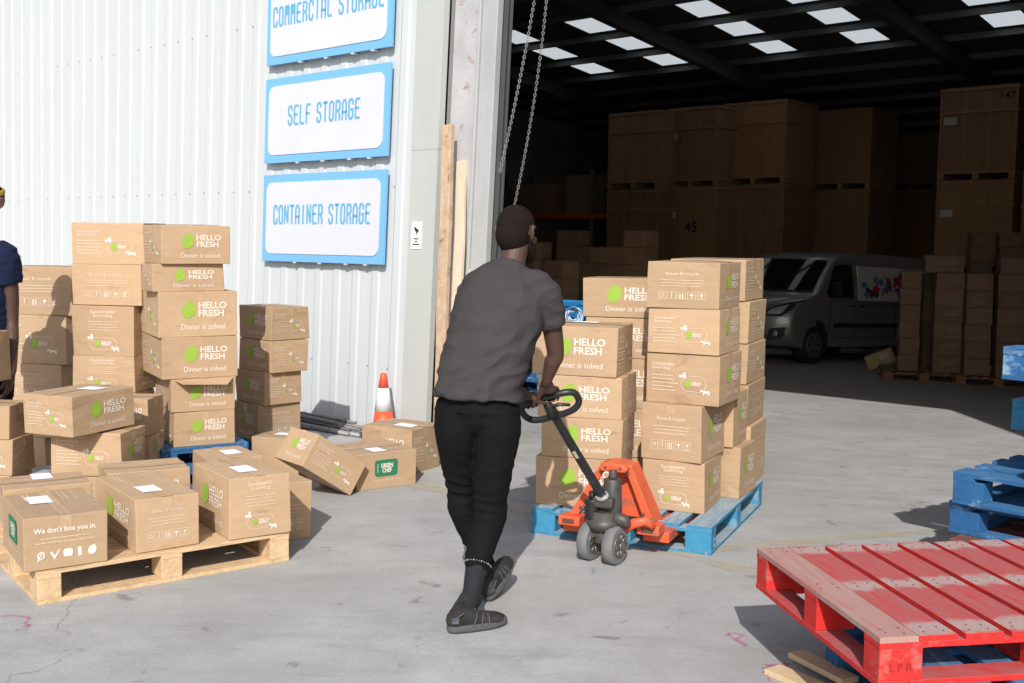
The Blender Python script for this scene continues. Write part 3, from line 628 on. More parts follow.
# ================================================================== pallets
def woodtop(base, run, **k):
    c = WOODS[base.name]; return wood(c[0] + '_grain_' + run, *c[1:4], top=c[4], s=(9, .7, 9) if run == 'y' else (.7, 9, 9))
WOODS = {}; nailm = mat('rusty_nail', (.10, .06, .05), .6)
def wood(name, col, col2, spots, top=None, rnd=.06, s=(1, 1, 1)):
    WOODS[name] = (name, col, col2, spots, top)
    return mat(name, col, .8, col2=col2, scale=10, stretch=s, spots=spots, sscale=5, slo=.56, shi=.66, bump=.5, bscale=22, rnd=rnd, top=top)
WN = wood('pallet_pine', (.64, .46, .27), (.50, .34, .19), (.36, .23, .13), s=(2, 2, 2))
WB = wood('pallet_cyan', (.04, .25, .42), (.03, .19, .34), (.22, .34, .40), top=(.42, .44, .44))
WD = wood('pallet_blue', (.02, .12, .30), (.016, .09, .23), (.26, .40, .52), top=(.06, .19, .36))
WR = wood('pallet_red', (.62, .020, .016), (.50, .014, .012), (.36, .12, .10), top=(.36, .13, .13))
WBR = wood('pallet_brown', (.22, .07, .05), (.16, .05, .035), (.3, .16, .12))
WDK = wood('pallet_orange', (.30, .10, .04), (.2, .12, .07), (.3, .2, .1))
dust = mat('dusty_board', (.37, .335, .28), .9, col2=(.42, .10, .09), scale=5, amount=1.0, stretch=(7, .8, 1), bump=.3, spots=(.36, .31, .25), sscale=9, slo=.62, shi=.75)
def banded_red(hwid):
    """red boards worn and dusty, greyer along the nail lines over the three cross boards"""
    M = woodtop(WR, 'y').copy(); M.name = 'pallet_red_worn'; nt = M.node_tree; b = nt.nodes['Principled BSDF']; L = nt.links.new
    src = b.inputs['Base Color'].links[0].from_socket
    tc = nd(nt, 'ShaderNodeTexCoord'); sx = nd(nt, 'ShaderNodeSeparateXYZ'); L(tc.outputs['Object'], sx.inputs[0])
    n = nd(nt, 'ShaderNodeTexNoise'); n.inputs['Scale'].default_value = 16; n.inputs['Detail'].default_value = 6; L(tc.outputs['Object'], n.inputs['Vector'])
    def m(op, a, c):
        q = nd(nt, 'ShaderNodeMath', operation=op)
        for i, v in enumerate((a, c)):
            if isinstance(v, (int, float)): q.inputs[i].default_value = v
            else: L(v, q.inputs[i])
        return q.outputs[0]
    ds = [m('ABSOLUTE', m('SUBTRACT', sx.outputs[1], y), 0) for y in (-hwid + .06, .0, hwid - .05)]
    d = m('MINIMUM', m('MINIMUM', ds[0], ds[1]), ds[2]); d = m('ADD', d, m('MULTIPLY', m('SUBTRACT', n.outputs[0], .5), .12))
    mr = nd(nt, 'ShaderNodeMapRange'); mr.inputs[1].default_value = .065; mr.inputs[2].default_value = .03; mr.inputs[4].default_value = .7; L(d, mr.inputs[0])
    g = nd(nt, 'ShaderNodeNewGeometry'); s2 = nd(nt, 'ShaderNodeSeparateXYZ'); L(g.outputs['Normal'], s2.inputs[0]); f = m('MULTIPLY', mr.outputs[0], m('GREATER_THAN', s2.outputs[2], .8))
    mx = nd(nt, 'ShaderNodeMix', data_type='RGBA'); L(f, mx.inputs['Factor']); L(src, mx.inputs['A']); mx.inputs['B'].default_value = (.40, .36, .33, 1); L(mx.outputs['Result'], b.inputs['Base Color'])
    return M
def pallet(P, th, L, W, H, M_, label, group=None, nb=7, tight=False, topm=None, run='y', bw=.10, z=0, seed=0, tilt=0, name='wooden_pallet', first=None, detail=True, lipm=None):
    """P: corner nearest the camera; L runs left of it, W away on the right"""
    uL = Vector((-math.cos(th), math.sin(th), 0)); uR = Vector((math.sin(th), math.cos(th), 0))
    c = Vector((P[0], P[1], 0)) + uL * L / 2 + uR * W / 2; c.z = z
    rt = empty(name, c, 0, label, 'pallet', group, rot=(tilt, 0, -th)); rn = random.Random(seed)
    t = .019; hb = H - 3 * t
    mb = MB(); bb = .1                                        # bottom runners: a rim and a centre board
    for x in (-L / 2, -bb / 2, L / 2 - bb): mb.box((x, -W / 2, 0), (x + bb, W / 2, t))
    for y in (-W / 2, W / 2 - bb):
        for x0, x1 in ((-L / 2 + bb + .001, -bb / 2 - .001), (bb / 2 + .001, L / 2 - bb - .001)): mb.box((x0, y, .0), (x1, y + bb, t))
    mb.build('bottom_boards', M_, rt, bevel=.002)
    for x in (-L / 2 + .0015, -.07, L / 2 - .1415):
        for y in (-W / 2 + .0015, -.05, W / 2 - .1015):
            m2 = MB(); m2.box((x, y, t), (x + .14, y + .10, t + hb)); m2.build('block', M_, rt, bevel=.003)
    mb = MB()
    if run == 'y':
        for y in (-W / 2 + .001, -.05, W / 2 - .101): mb.box((-L / 2, y, t + hb), (L / 2, y + .10, 2 * t + hb))
    else:
        for x in (-L / 2 + .001, -.05, L / 2 - .101): mb.box((x, -W / 2, t + hb), (x + .10, W / 2, 2 * t + hb))
    mb.build('stringer_boards', M_, rt, bevel=.002)
    S, Q = (L, W) if run == 'y' else (W, L)
    ws = [bw * (1.3 if i in (0, nb - 1) else 1) for i in range(nb)]
    if first: ws[0] = first
    gap = (S - sum(ws)) / (nb - 1); x = -S / 2; mb = MB()
    for i, b in enumerate(ws):
        e = rn.uniform(-.003, .003); hz = t + rn.uniform(-.0015, .001)
        if run == 'y': mb.box((x, -Q / 2 + e, H - t), (x + b, Q / 2 + e, H - t + hz), mi=(1 if lipm and i == 0 else 0))
        else: mb.box((-Q / 2 + e, x, H - t), (Q / 2 + e, x + b, H - t + hz), mi=(1 if lipm and i == 0 else 0))
        x += b + (gap if not tight else (.002 if i == 0 else gap + (gap - .002) / (nb - 2)))
    if detail:
        x = -S / 2
        for i, b in enumerate(ws):
            for q in (-Q / 2 + .05, 0, Q / 2 - .05):
                for dx, dq in ((.25, -.018), (.75, .02), (.3, .022), (.72, -.02)):
                    u = x + b * dx + rn.uniform(-.006, .006); v = q + dq + rn.uniform(-.006, .006)
                    if run != 'y': u, v = v, u
                    mb.tube([(u, v, H - .0005), (u, v, H + .0022)], .004, 6, mi=2)
            x += b + (gap if not tight else (.002 if i == 0 else gap + (gap - .002) / (nb - 2)))
    mb.build('top_boards', [topm or woodtop(M_, run), lipm or M_, nailm], rt, bevel=.0015)
    return rt
TH1 = R(24.5); P1 = atH(711, 556)
pl1 = pallet(P1, TH1, 1.02, 1.26, .15, WB, 'cyan blue pallet loaded with cartons on the orange pallet truck', nb=7, run='y', seed=3)
pts = [(.5 + .34 * math.cos(R(a)), .5 + .36 * math.sin(R(a))) for a in range(50, 320, 15)]       # white C mark on the near block
mb = MB(); stroke(mb, [(x * .05, y * .055) for x, y in pts], .009, lambda u, v, l: (.51 + .002 + l, -.63 + .025 + u, .032 + v)); mb.build('pallet_mark', mat('mark_white', (.6, .68, .72), .7), pl1, fixn=False)
TH2 = R(53); P2 = atH(38, 606)
pallet(P2, TH2, 1.0, 1.2, .15, WN, 'bare pine pallet at the front left under loose cartons', nb=7, run='y', bw=.105, seed=5)
# red pallet on two blue ones
A3 = atH(759, 548, .45); B3 = atH(877, 638, .45); dA = (A3 - B3); dA.z = 0; th3 = math.atan2(-dA.x, dA.y)   # dA ~ uR rotated
thr = math.atan2(dA.x, dA.y); uF = Vector((math.cos(thr), -math.sin(thr), 0)); uB_ = Vector((math.sin(thr), math.cos(thr), 0))
def pal_c(c, rz, L, W, H, M_, label, z, **k):    # by its left-front corner, x to the right
    P = c + Vector((math.cos(rz), math.sin(rz), 0)) * L
    return pallet(P, -rz, L, W, H, M_, label, z=z, **k)
rzr = -thr + R(1.0)
WRT = banded_red(dA.length / 2)
Bc = B3 + uF * .01; Bc.z = 0
rp = pal_c(Bc, rzr, 1.2, dA.length + .005, .156, WR, 'dusty red pallet on top of the blue ones, front right', .294, nb=8, run='y', bw=.125, seed=11, first=.125, lipm=dust, group=None, tight=True, topm=WRT)
mb = MB()
for vs, fs, mi, l in (lambda o: (art_text(o, 'LPR', 0, 0, wd=.075, ht=.026, bold=.02, spacing=1.5), o)[1])([]): mb.add([(-.6 + .035 + u, -(dA.length + .005) / 2 + .0015 - .002, .048 + v) for u, v in vs], fs)
mb.build('stencil', mat('stencil_dark', (.25, .015, .01), .8), rp, fixn=False)
for i in range(2):
    pal_c(Bc + uB_ * -.14 + uF * .24, rzr, 1.2, 1.0, .147, WD, ['dark blue pallet on the ground under the red pallet', 'dark blue pallet directly beneath the red pallet'][i], .147 * i, nb=7, run='y', seed=20 + i)
off = mat('offcut', (.66, .50, .30), .8, col2=(.55, .4, .24), scale=8, bump=.2)
for (a, b, wd, th_, z, lab) in (((772, 672), (838, 700), .09, .022, 0, 'pale timber offcut lying nearest the pink paint marks'), ((796, 662), (850, 690), .08, .022, .024, 'pale timber offcut lying across the other offcut')):
    p = atH(*a); q = atH(*b); d = q - p; mb = MB(); L_ = min(d.length, .5)
    mb.box((0, -wd / 2, 0), (L_, wd / 2, th_)); o = mb.build('timber_offcut', off, bevel=.002); o.location = (p.x, p.y, z); o.rotation_euler = (0, 0, math.atan2(d.y, d.x)); tag(o, lab, 'offcut', 'offcuts beside the red pallet')
# tall pallet stack on the right
thB = R(-34); e2 = Vector((.64, -.768, 0)); uB2 = Vector((.768, .64, 0)); tk = .147
base = atH(953, 471, 4 * tk); base.z = 0
info = [(atH(951, 545, 2 * tk), WBR, 'brown pallet at the bottom of the right hand stack'), (atH(950, 538, 2 * tk), WBR, 'reddish brown pallet second from the bottom, right hand stack'),
        (atH(949.5, 500, 3 * tk), WD, 'blue pallet third from the bottom, right hand stack'), (atH(953, 471, 4 * tk), WD, 'blue pallet fourth from the bottom with the widest top in view'),
        (base + e2 * .36, WD, None), (atH(1012, 399, 6 * tk), WB, 'lighter cyan pallet corner sixth up in the right hand stack'),
        (base + e2 * .40, WD, None), (atH(1003, 346, 8 * tk), WD, 'scuffed blue pallet corner highest in view at the right edge')]
for i, (c, M_, lab) in enumerate(info):
    c = Vector((c.x, c.y, 0)); r = R((-1, 1, 0, 1, 0, 2, 0, -1)[i]); rz = math.atan2(e2.y, e2.x) + r
    pal_c(c, rz, 1.0, 1.2, tk, M_, lab or 'blue pallet set back out of line in the right hand stack', tk * i, nb=7, run='x', seed=30 + i, group='pallets of the tall right hand stack')
# blue pallets and crates just inside the door
b0 = gAt(548, 408); bz0 = gz(b0 + Vector((0, .5, 0)))
for i in range(2): pallet(b0, R(35), 1.0, .8, .144, WD, ['lower blue pallet inside the door behind the man', 'upper blue pallet inside the door behind the man'][i], nb=5, run='x', z=bz0 + i * .144, seed=50 + i)
cbl = mat('crate_blue', (.02, .20, .50), .45, col2=(.03, .25, .55), scale=10)
cc = atY(560, 330, b0.y + .35)
for i in range(3):
    z0 = bz0 + .29 + i * .275; rt = empty('plastic_crate', (cc.x, cc.y, z0), R(-35), ['bottom', 'middle', 'top'][i] + ' blue plastic crate standing on the blue pallets behind the man', 'crate', 'blue plastic crates')
    mb = MB(); W_, D_, H_ = .16, .2, .27
    for a in ((-W_, -D_, 0, W_, -D_ + .008, H_ - .03), (-W_, D_ - .008, 0, W_, D_, H_ - .03), (-W_, -D_ + .009, 0, -W_ + .008, D_ - .009, H_ - .03), (W_ - .008, -D_ + .009, 0, W_, D_ - .009, H_ - .03), (-W_ + .009, -D_ + .009, .001, W_ - .009, D_ - .009, .008)): mb.box(a[:3], a[3:])
    mb.build('crate_wall', cbl, rt)
    mb = MB()
    for a in ((-W_ - .012, -D_ - .012, W_ + .012, -D_ + .004), (-W_ - .012, D_ - .004, W_ + .012, D_ + .012), (-W_ - .012, -D_ + .005, -W_ + .004, D_ - .005), (W_ - .004, -D_ + .005, W_ + .012, D_ - .005)): mb.box((a[0], a[1], H_ - .045), (a[2], a[3], H_))
    mb.build('rim', cbl, rt, bevel=.003)
st = mat('blue_strap', (.03, .22, .5), .6); stw = mat('strap_white', (.6, .62, .66), .6)
for i in range(1):
    rt = empty('strap_coil', atY(574, 316, b0.y + .05), 0, 'coil of blue and white strapping hung on the blue crates', 'strapping')
    for q, M_ in ((0, st), (1, stw)):
        mb = MB()
        for k in range(q, 6, 2):
            r = .098 - .010 * k; mb.tube([(r * math.cos(a), .02 * math.sin(3 * a + k) + .012 * k, r * math.sin(a)) for a in [2 * math.pi * j / 20 for j in range(20)]], .009, 6, closed=True)
        mb.build('loops', M_, rt, fixn=False)

# ================================================================== cartons
LT = LOOK
def lab(place, where, look): 
    s = f"{where} carton of {place}"
    if len((s + ' with ' + look).split()) <= 16: s += ', ' + look
    return s
def stk(Y, base, rows, place, group, dflt=(.42, .33)):
    rr = []
    for i, r in enumerate(rows):
        op = dict(r[7]) if len(r) > 7 else {}
        where = ORD[i] if i < len(rows) - 1 else 'top'
        op.setdefault('lab', lab(place, where, op.pop('txt', LOOK[r[5] if r[5] != 'P' else r[6]]))); rr.append((*r[:7], op))
    return stack(Y, base, rr, group, place, dflt)
G1 = 'cartons on the truck loaded pallet'
stk(5.86, .15, [(705, 464, 643, 725, 24, 'S2', 'H', dict(D=.40)), (702, 407, 640, None, 27, 'R', 'H', dict(D=.42, label=True)), (720, 356, 647, None, 29, 'S', 'H', dict(D=.40)), (720, 310, 647, None, 27, 'S', 'H', dict(D=.40)), (720, 262.5, 646.5, None, 27, 'R', 'H', dict(D=.40))], 'the front right column, loaded pallet', G1)
stk(6.22, .15, [(741, 448, None, None, 27, 'P', 'H', dict(W=.27, D=.33, label=(0, 0))), (733, 394, None, None, 27, 'P', 'H', dict(W=.27, D=.36))], 'the short middle column, loaded pallet', G1)
stk(6.50, .15, [(750, 427, None, 764.5, 25, 'P', 'R', dict(W=.40, D=.46)), (748, 385, None, 764, 25, 'P', 'R', dict(W=.40, D=.46)), (748, 344, None, 764, 25, 'P', 'S', dict(W=.40, D=.46)), (749, 301.5, None, 764, 25, 'P', 'S', dict(W=.40, D=.46)), (747, 259.5, None, 764, 25, 'S', 'S', dict(W=.46, D=.46))], 'the back right column, loaded pallet', G1)
stk(5.93, .15, [(622, 461, 536.5, None, 17, 'H', 'R', dict(D=.33)), (623, 420.5, 541, None, 17, 'H', 'R', dict(D=.33)), (623, 378, 537, None, 18, 'H', 'R', dict(D=.36)), (617.5, 328, 533, None, 19, 'H', 'S', dict(D=.40, label=(0, .04)))], 'the front left column, loaded pallet', G1)
stk(6.45, .15, [(668, 460, 584, None, 18, 'H', 'S', dict(D=.34)), (668, 410, 584, None, 18, 'H', 'S', dict(D=.34)), (668, 360, 584, None, 18, 'H', 'S', dict(D=.34)), (668, 319, 585, None, 18, 'H', 'S', dict(D=.34)), (667, 279, 584, None, 18, 'H', 'S', dict(D=.34))], 'the back left column, loaded pallet', G1)
# loose cartons on the pine pallet
G2 = 'cartons on the pine pallet'
def one(xc, yb, yt, base, th, W, D, fa, ra, label_, group, xr=None, **k):
    P = atH(xc, yb, base); zt = atY(xc, yt, P.y).z; th = R(th); uR = Vector((math.sin(th), math.cos(th), 0))
    if xr: D = px_width(P, uR, xr, base + .1)
    print('ONE', label_[:30], round(D, 2), round(zt - base, 3))
    return near_corner_box(P, th, W, D, zt - base, fa, ra, label_, group, **k)
one(23, 573, 520, .152, 57, .52, .4, 'G', 'W', 'carton with slogan and food icons at the front left pallet corner', G2, xr=107, label=(-.08, -.05))
one(135.5, 554, 501, .152, 53, .62, .36, 'H', 'R', 'carton with recycling icons in the middle of the pine pallet', G2, xr=198.5, label=(.1, -.02))
one(230, 541, 480, .152, 55, .50, .36, 'H', 'S2', 'tall carton with centred print at the right end of pine pallet', G2, xr=290, label=(.08, -.02))
one(6, 533, 491, .152, 60, .34, .4, 'P', 'P', 'plain carton behind the slogan carton at the left picture edge', G2, xr=93, label=(-.1, 0))
one(108, 522, 474, .152, 62, .30, .42, 'P', 'H', 'half hidden carton behind the middle carton of pine pallet', G2)
one(256, 546, 487, .0, 55, .42, .36, 'H', 'R', 'carton on the ground against the right end of pine pallet', None, xr=311.5, label=(-.05, 0))
one(212, 520, 461, .0, 58, .40, .40, 'H', 'S', 'ground carton behind the tall one, white label on top', None, xr=262, label=(.02, .02))
# big loose ones in the heap
G3 = 'cartons heaped before the wall stacks'
P = atY(121, 433, 6.15); F0 = Vector((P.x, P.y, 0))
near_corner_box(F0, R(8), .42, .30, .252, 'R', 'H', 'bottom carton of the short heap in front of the stacks', G3)
near_corner_box(F0 + Vector((0, 0, .256)), R(8), .43, .29, .252, 'S', 'H', 'middle carton of the heap, lime leaf on its narrow side', G3)
P = atY(72, 400, 5.98); P.z = .514
o = near_corner_box(P, R(30), .40, .43, .225, 'S', 'H', 'tilted carton with big leaf and slogan lying on the heap', G3, label=(.04, .06)); o.rotation_euler = (R(2), R(-1.5), -R(30))
stk(6.72, .0, [(149, 470, None, None, 4, 'H', 'H', dict(W=.26, D=.22)), (149, 436, None, None, 4, 'H', 'H', dict(W=.26, D=.22)), (147, 399, None, None, 4, 'H', 'P', dict(W=.26, D=.22))], 'the low pile behind the heap', G3)
# wall stacks
G4 = 'cartons stacked along the white wall'
for k in range(2): pallet(Vector((-2.21, 6.86, 0)), R(60), .6, .56, .139, WD, ['lower blue pallet under the open lidded stack', 'upper blue pallet under the open lidded stack'][k], nb=5, run='x', seed=61 + k, z=.14 * k)
pallet(Vector((-1.73, 7.74, 0)), R(45), .6, .45, .147, WD, 'blue pallet under the stack nearest the cone', nb=5, run='x', seed=64)
stk(7.65, .0, [(45, 438, -20, None, 10, 'R', 'H', dict(D=.33)), (50, 403, -16, None, 10, 'S', 'H', dict(D=.33)), (61.5, 365, -8, None, 12, 'R', 'H', dict(D=.33)), (65, 316, -12, None, 14, 'S', 'H', dict(D=.33)), (71, 266.5, -6, None, 15, 'R', 'H', dict(D=.34, label=True))], 'the leftmost stack at the wall', G4)
stk(7.3, .0, [(136, 460, 75, None, 7, 'S2', 'H', dict(D=.30)), (136, 428, 75, None, 7, 'S2', 'H', dict(D=.30)), (135, 393, 74, None, 7, 'R', 'H', dict(D=.30)), (135, 357, 73, None, 7, 'S2', 'H', dict(D=.30)), (134, 306, 73, None, 7, 'S2', 'H', dict(D=.32)), (141, 265, 71.5, None, 10, 'R', 'H', dict(D=.30)), (143.5, 222.5, 72, None, 10, 'S', 'H', dict(D=.30))], 'the second stack from left', G4)
stk(6.93, .28, [(173, 413, 157, 236, 62, 'S', 'H'), (172, 380, 152, 235, 62, 'R', 'H', dict(flap=True, txt='open lid flaps')), (161, 338, 141, 238, 60, 'S', 'H'), (158, 292, 139, 237, 60, 'S', 'H', dict(label=(-.02, -.1))), (152, 264, 144, 224, 58, 'S', 'H'), (160, 224.5, 143.5, 230, 58, 'S', 'H')], 'the third stack from left', G4)
stk(7.85, .15, [(257, 406, 234, 301, 48, 'H', 'R'), (264, 373.5, 236, 302, 46, 'H', 'S'), (271, 341, 239.5, 308, 45, 'H', 'S'), (271, 307.5, 239.5, 309, 44, 'H', 'S')], 'the stack nearest the cone', G4)
stk(6.15, .0, [(10, 476, -40, None, 5, 'R', 'P', dict(D=.2)), (12, 440, -40, None, 5, 'S', 'P', dict(D=.2)), (9, 406, -40, None, 5, 'R', 'P', dict(D=.2))], 'the low stack before the left person', G3)
# fallen ones on the ground
G5 = 'cartons scattered on the yard by the wall'
one(356, 492, 456, .0, 55, .44, .40, 'R', 'G', 'carton with green badge on the ground behind the tipped one', G5, xr=416.5, label=(.12, -.03))
one(411, 475, 430.5, .0, 30, .42, .34, 'H', 'S', 'carton on the ground in front of the traffic cone', G5, xr=440, label=(.08, -.06))
one(300, 480, 440, .0, 18, .37, .28, 'P', 'R', 'carton half hidden behind the tipped over one', G5, label=(0, 0))
o = make_box(.34, .42, .225, 'H', 'S', seed=77, label=(.02, -.05))
th = R(50); ph = R(34); rR = Vector((math.sin(th) * math.cos(ph), math.cos(th) * math.cos(ph), -math.sin(ph))); lx = Vector((math.cos(th), -math.sin(th), 0)); uz = lx.cross(rR)
nc = atY(301, 473, 6.62)
M_ = Matrix((lx, rR, uz)).transposed().to_4x4(); M_.translation = nc - lx * .17 + rR * .21; o.matrix_world = M_
tag(o, 'tipped over carton leaning down off its neighbours onto the ground', 'box', G5)
zmin = min((o.matrix_world @ v.co).z for v in o.data.vertices); o.location.z -= zmin - .002; print('TIP shift', zmin)

# ================================================================== warehouse contents
def sloped(o): o.rotation_euler.x += 0
crm = mat('crate_ply', (.34, .195, .105), .8, col2=(.26, .145, .075), scale=2, stretch=(3, 3, .7), spots=(.18, .09, .04), sscale=3, slo=.6, shi=.75, rnd=.15)
crf = mat('crate_batten', (.38, .23, .13), .8, col2=(.28, .17, .09), scale=4, rnd=.1)
thC = math.atan2(.661, .75)
def crate(P, W, D, H, z, label, group, tx=None, n=3, tag_=False):
    uL = Vector((-math.cos(thC), math.sin(thC), 0)); uR = Vector((math.sin(thC), math.cos(thC), 0)); c = Vector((P.x, P.y, z)) + uL * W / 2 + uR * D / 2
    rt = empty('storage_crate', c, -thC, label, 'crate', group)
    mb = MB(); mb.box((-W / 2 + .012, -D / 2 + .012, .12), (W / 2 - .012, D / 2 - .012, H)); mb.build('panels', crm, rt)
    mb = MB()
    for s in (-1, 1):
        for z_ in (.12, H * .72 if n == 3 else H * .5, H - .07): mb.box((-W / 2, s * D / 2 - .012, z_), (W / 2, s * D / 2 + .012, z_ + .035))
        for i in range(n + 1): x = -W / 2 + .02 + (W - .06) * i / n; mb.box((x, s * (D / 2) - .010, .156), (x + .022, s * (D / 2) + .010, H - .071))
        for z_ in (.12, H * .72, H - .07): mb.box((s * W / 2 - .012, -D / 2 + .013, z_), (s * W / 2 + .012, D / 2 - .013, z_ + .035))
    mb.build('battens', crf, rt)
    mb = MB()
    for x in (-W / 2 + .01, -.06, W / 2 - .13): mb.box((x, -D / 2, 0), (x + .12, D / 2, .119))
    mb.build('skids', crf, rt)
    if tx:
        mb = MB(); s, u0, v0, ht = tx
        o_ = []; art_text(o_, s, u0 * W, v0 * H, ht=ht, bold=.02, spacing=1.1)
        for vs, fs, mi, l in o_: mb.add([(-W / 2 + u, -D / 2 - .014, v) for u, v in vs], fs)
        mb.build('stencil', mat('black_ink', (.02, .02, .02), .6), rt, fixn=False)
    if tag_:
        mb = MB(); mb.box((-W / 2 + .1, -D / 2 - .013, H * .60), (-W / 2 + .35, -D / 2 - .0115, H * .68)); mb.build('tag', mat('tag_white', (.5, .5, .48), .7), rt)
    return rt
CR = [(24.3, 783, 717, 1.45, 'third'), (24.6, 716, 660, 1.45, 'second'), (24.9, 658, 604, 1.45, 'first'), (25.6, 868, 806, 1.5, 'fourth'), (31, 935, 880, 1.5, 'far'), (21.3, 1012, 931, 1.5, 'fifth'), (20.0, 1098, 1016, 1.5, 'sixth')]
CN = {'third': 'middle column by the rooflights', 'second': 'second column from the racking', 'first': 'column nearest the racking', 'fourth': 'column above the van roof', 'far': 'dim column at the very back', 'fifth': 'big column behind the right cartons', 'sixth': 'column at the right picture edge'}
for Y, xc, xl, D, nm in CR:
    P = atY(xc, 240, Y); z0 = gz(P); uL = Vector((-math.cos(thC), math.sin(thC), 0)); W = min(max(px_width(P, uL, xl, 2, 520), .6), 2.4) - .07
    top = atY(xc, {'third': 98, 'second': 104, 'first': 109, 'fourth': 106, 'far': 110, 'fifth': 82, 'sixth': 79}[nm], Y).z; h = (top - z0) / 3
    for k in range(3):
        tx = None
        if nm == 'second' and k == 1: tx = ('45', .42, .42, .24)
        if nm == 'fifth' and k == 2: tx = ('147', .78, .84, .14)
        crate(P, W, D, h - .01, z0 + k * h, f"{['bottom', 'middle', 'top'][k]} plywood crate of the {CN[nm]}", 'plywood storage crates stacked three high', tx, tag_=(k >= 1 and nm in ('second', 'fifth', 'sixth')))
    print('CRATE', nm, W, h, P)
# dim cartons far left, a wall of them
G6 = 'dim cartons stacked in front of the racking'
db = None
for r, (y0, xa, xb, top) in enumerate([(19.0, 556, 640, 236), (17.5, 505, 560, 258)]):
    for c in range(6 if r == 0 else 3):
        px = xa + c * (xb - xa) / (5 if r == 0 else 2); P = atY(px, 300, y0 - c * .25 if r == 0 else y0 - .25 * c); z = gz(P); n = 7 if r == 0 else 6
        n += (c % 2) - (c % 3 == 0)
        for k in range(n):
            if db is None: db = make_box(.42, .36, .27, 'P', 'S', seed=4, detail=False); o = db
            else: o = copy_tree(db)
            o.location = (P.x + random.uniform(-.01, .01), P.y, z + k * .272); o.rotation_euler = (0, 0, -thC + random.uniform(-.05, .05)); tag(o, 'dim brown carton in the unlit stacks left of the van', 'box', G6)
# columns of cartons right of the van
G7 = 'cartons in the shade right of the van'
pr = {}
def shade_col(px, pyb, n, w_, nm, prt='H', th=R(14), hz=.255, top_w=None, dz=0, label_=None, W=None):
    P = gAt(px, pyb); z = P.z + .15
    for k in range(n):
        key = (prt, w_)
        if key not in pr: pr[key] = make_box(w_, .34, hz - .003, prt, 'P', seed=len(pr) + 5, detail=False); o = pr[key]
        else: o = copy_tree(pr[key])
        uL = Vector((-math.cos(th), math.sin(th), 0)); uR = Vector((math.sin(th), math.cos(th), 0)); c = P + uL * w_ / 2 + uR * .17
        o.location = (c.x + random.uniform(-.008, .008), c.y, z + k * hz); o.rotation_euler = (0, 0, -th + random.uniform(-.03, .03))
        tag(o, f"{ORD[k] if k < n - 1 else 'top'} carton of the {nm}", 'box', G7)
    return P, z + n * hz
P, zt = shade_col(959, 383, 6, .40, 'leafy printed column in the shade', 'H')
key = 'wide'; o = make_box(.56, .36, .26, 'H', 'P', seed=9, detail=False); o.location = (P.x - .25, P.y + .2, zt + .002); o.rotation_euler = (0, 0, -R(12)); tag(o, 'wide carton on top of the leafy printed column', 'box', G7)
shade_col(917, 381, 6, .29, 'narrow column nearest the van', 'P'); shade_col(931, 377, 6, .16, 'sliver column behind the leafy one', 'P', th=R(12))
shade_col(989, 386, 6, .36, 'second column right of the leafy one', 'R'); shade_col(1022, 388, 7, .38, 'column at the right picture edge', 'R')
shade_col(1060, 389, 8, .38, 'column just past the picture edge', 'R')
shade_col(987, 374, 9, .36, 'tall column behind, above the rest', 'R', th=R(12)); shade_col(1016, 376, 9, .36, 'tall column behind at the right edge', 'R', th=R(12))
for (px, py, L_, lb) in ((966, 384, 1.2, 'dim pallet under the leafy printed cartons'), (1042, 389, 1.2, 'dim orange pallet under the right edge cartons')):
    P = gAt(px, py); pallet(P, R(14), L_, 1.0, .147, WDK, lb, z=P.z, seed=px)
P = gAt(899, 372); o = make_box(.46, .30, .24, 'H', 'P', seed=8); o.rotation_euler = (0, R(-24), -R(20)); o.location = P + Vector((-.22, .15, .06)); tag(o, 'fallen carton tipped against the dim pallet near the van', 'box', G7)
zmin = min((o.matrix_basis @ v.co).z for v in o.data.vertices); o.location.z += P.z - zmin + .01
# racking at the far left
rk = empty('pallet_rack', AB(16.5, -13.2, gz(AB(16.5, -13.2, 0))), -thC, 'dim pallet racking with orange beams against the left wall', 'rack')
orb = mat('rack_orange', (.45, .09, .02), .5); upm = mat('rack_upright', (.10, .12, .16), .5)
for i in range(4):
    x = -4.5 + i * 3
    mb = MB()
    for y in (0, 1.0): mb.box((x - .045, y - .04, 0), (x + .045, y + .04, 4.2))
    for k in range(5): mb.tube([(x, 0, .3 + k * .8), (x, 1, .3 + k * .8 + .4)], .015, 6)
    mb.build('upright', upm, rk)
for k, z in enumerate((1.45, 2.95)):
    for y in (-.05, 1.05):
        mb = MB(); mb.box((-4.5, y - .02, z), (4.5, y + .02, z + .13)); mb.build('beam', orb, rk)
    mb = MB(); mb.box((-4.5, 0, z + .10), (4.5, 1, z + .125)); mb.build('shelf', crf, rk)
rloc = rk.location
for k, (x, z, s, h) in enumerate([(-3.6, 3.08, 1.0, .9), (-2.2, 3.08, .9, .7), (-.6, 3.08, 1.1, .8), (1.0, 3.08, .9, 1.0), (2.6, 3.08, .9, .6), (-3.2, 1.6, 1.1, .8), (-1.0, 1.6, 1.0, .9), (.8, 1.6, 1.0, .7), (2.5, 1.6, .9, .9)]):
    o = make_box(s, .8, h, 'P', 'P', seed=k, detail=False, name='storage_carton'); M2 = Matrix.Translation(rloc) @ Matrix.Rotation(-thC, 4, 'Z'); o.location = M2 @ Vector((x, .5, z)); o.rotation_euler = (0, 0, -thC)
    tag(o, 'dim bulky carton stored on the orange beamed racking', 'box', 'bulky cartons on the racking')
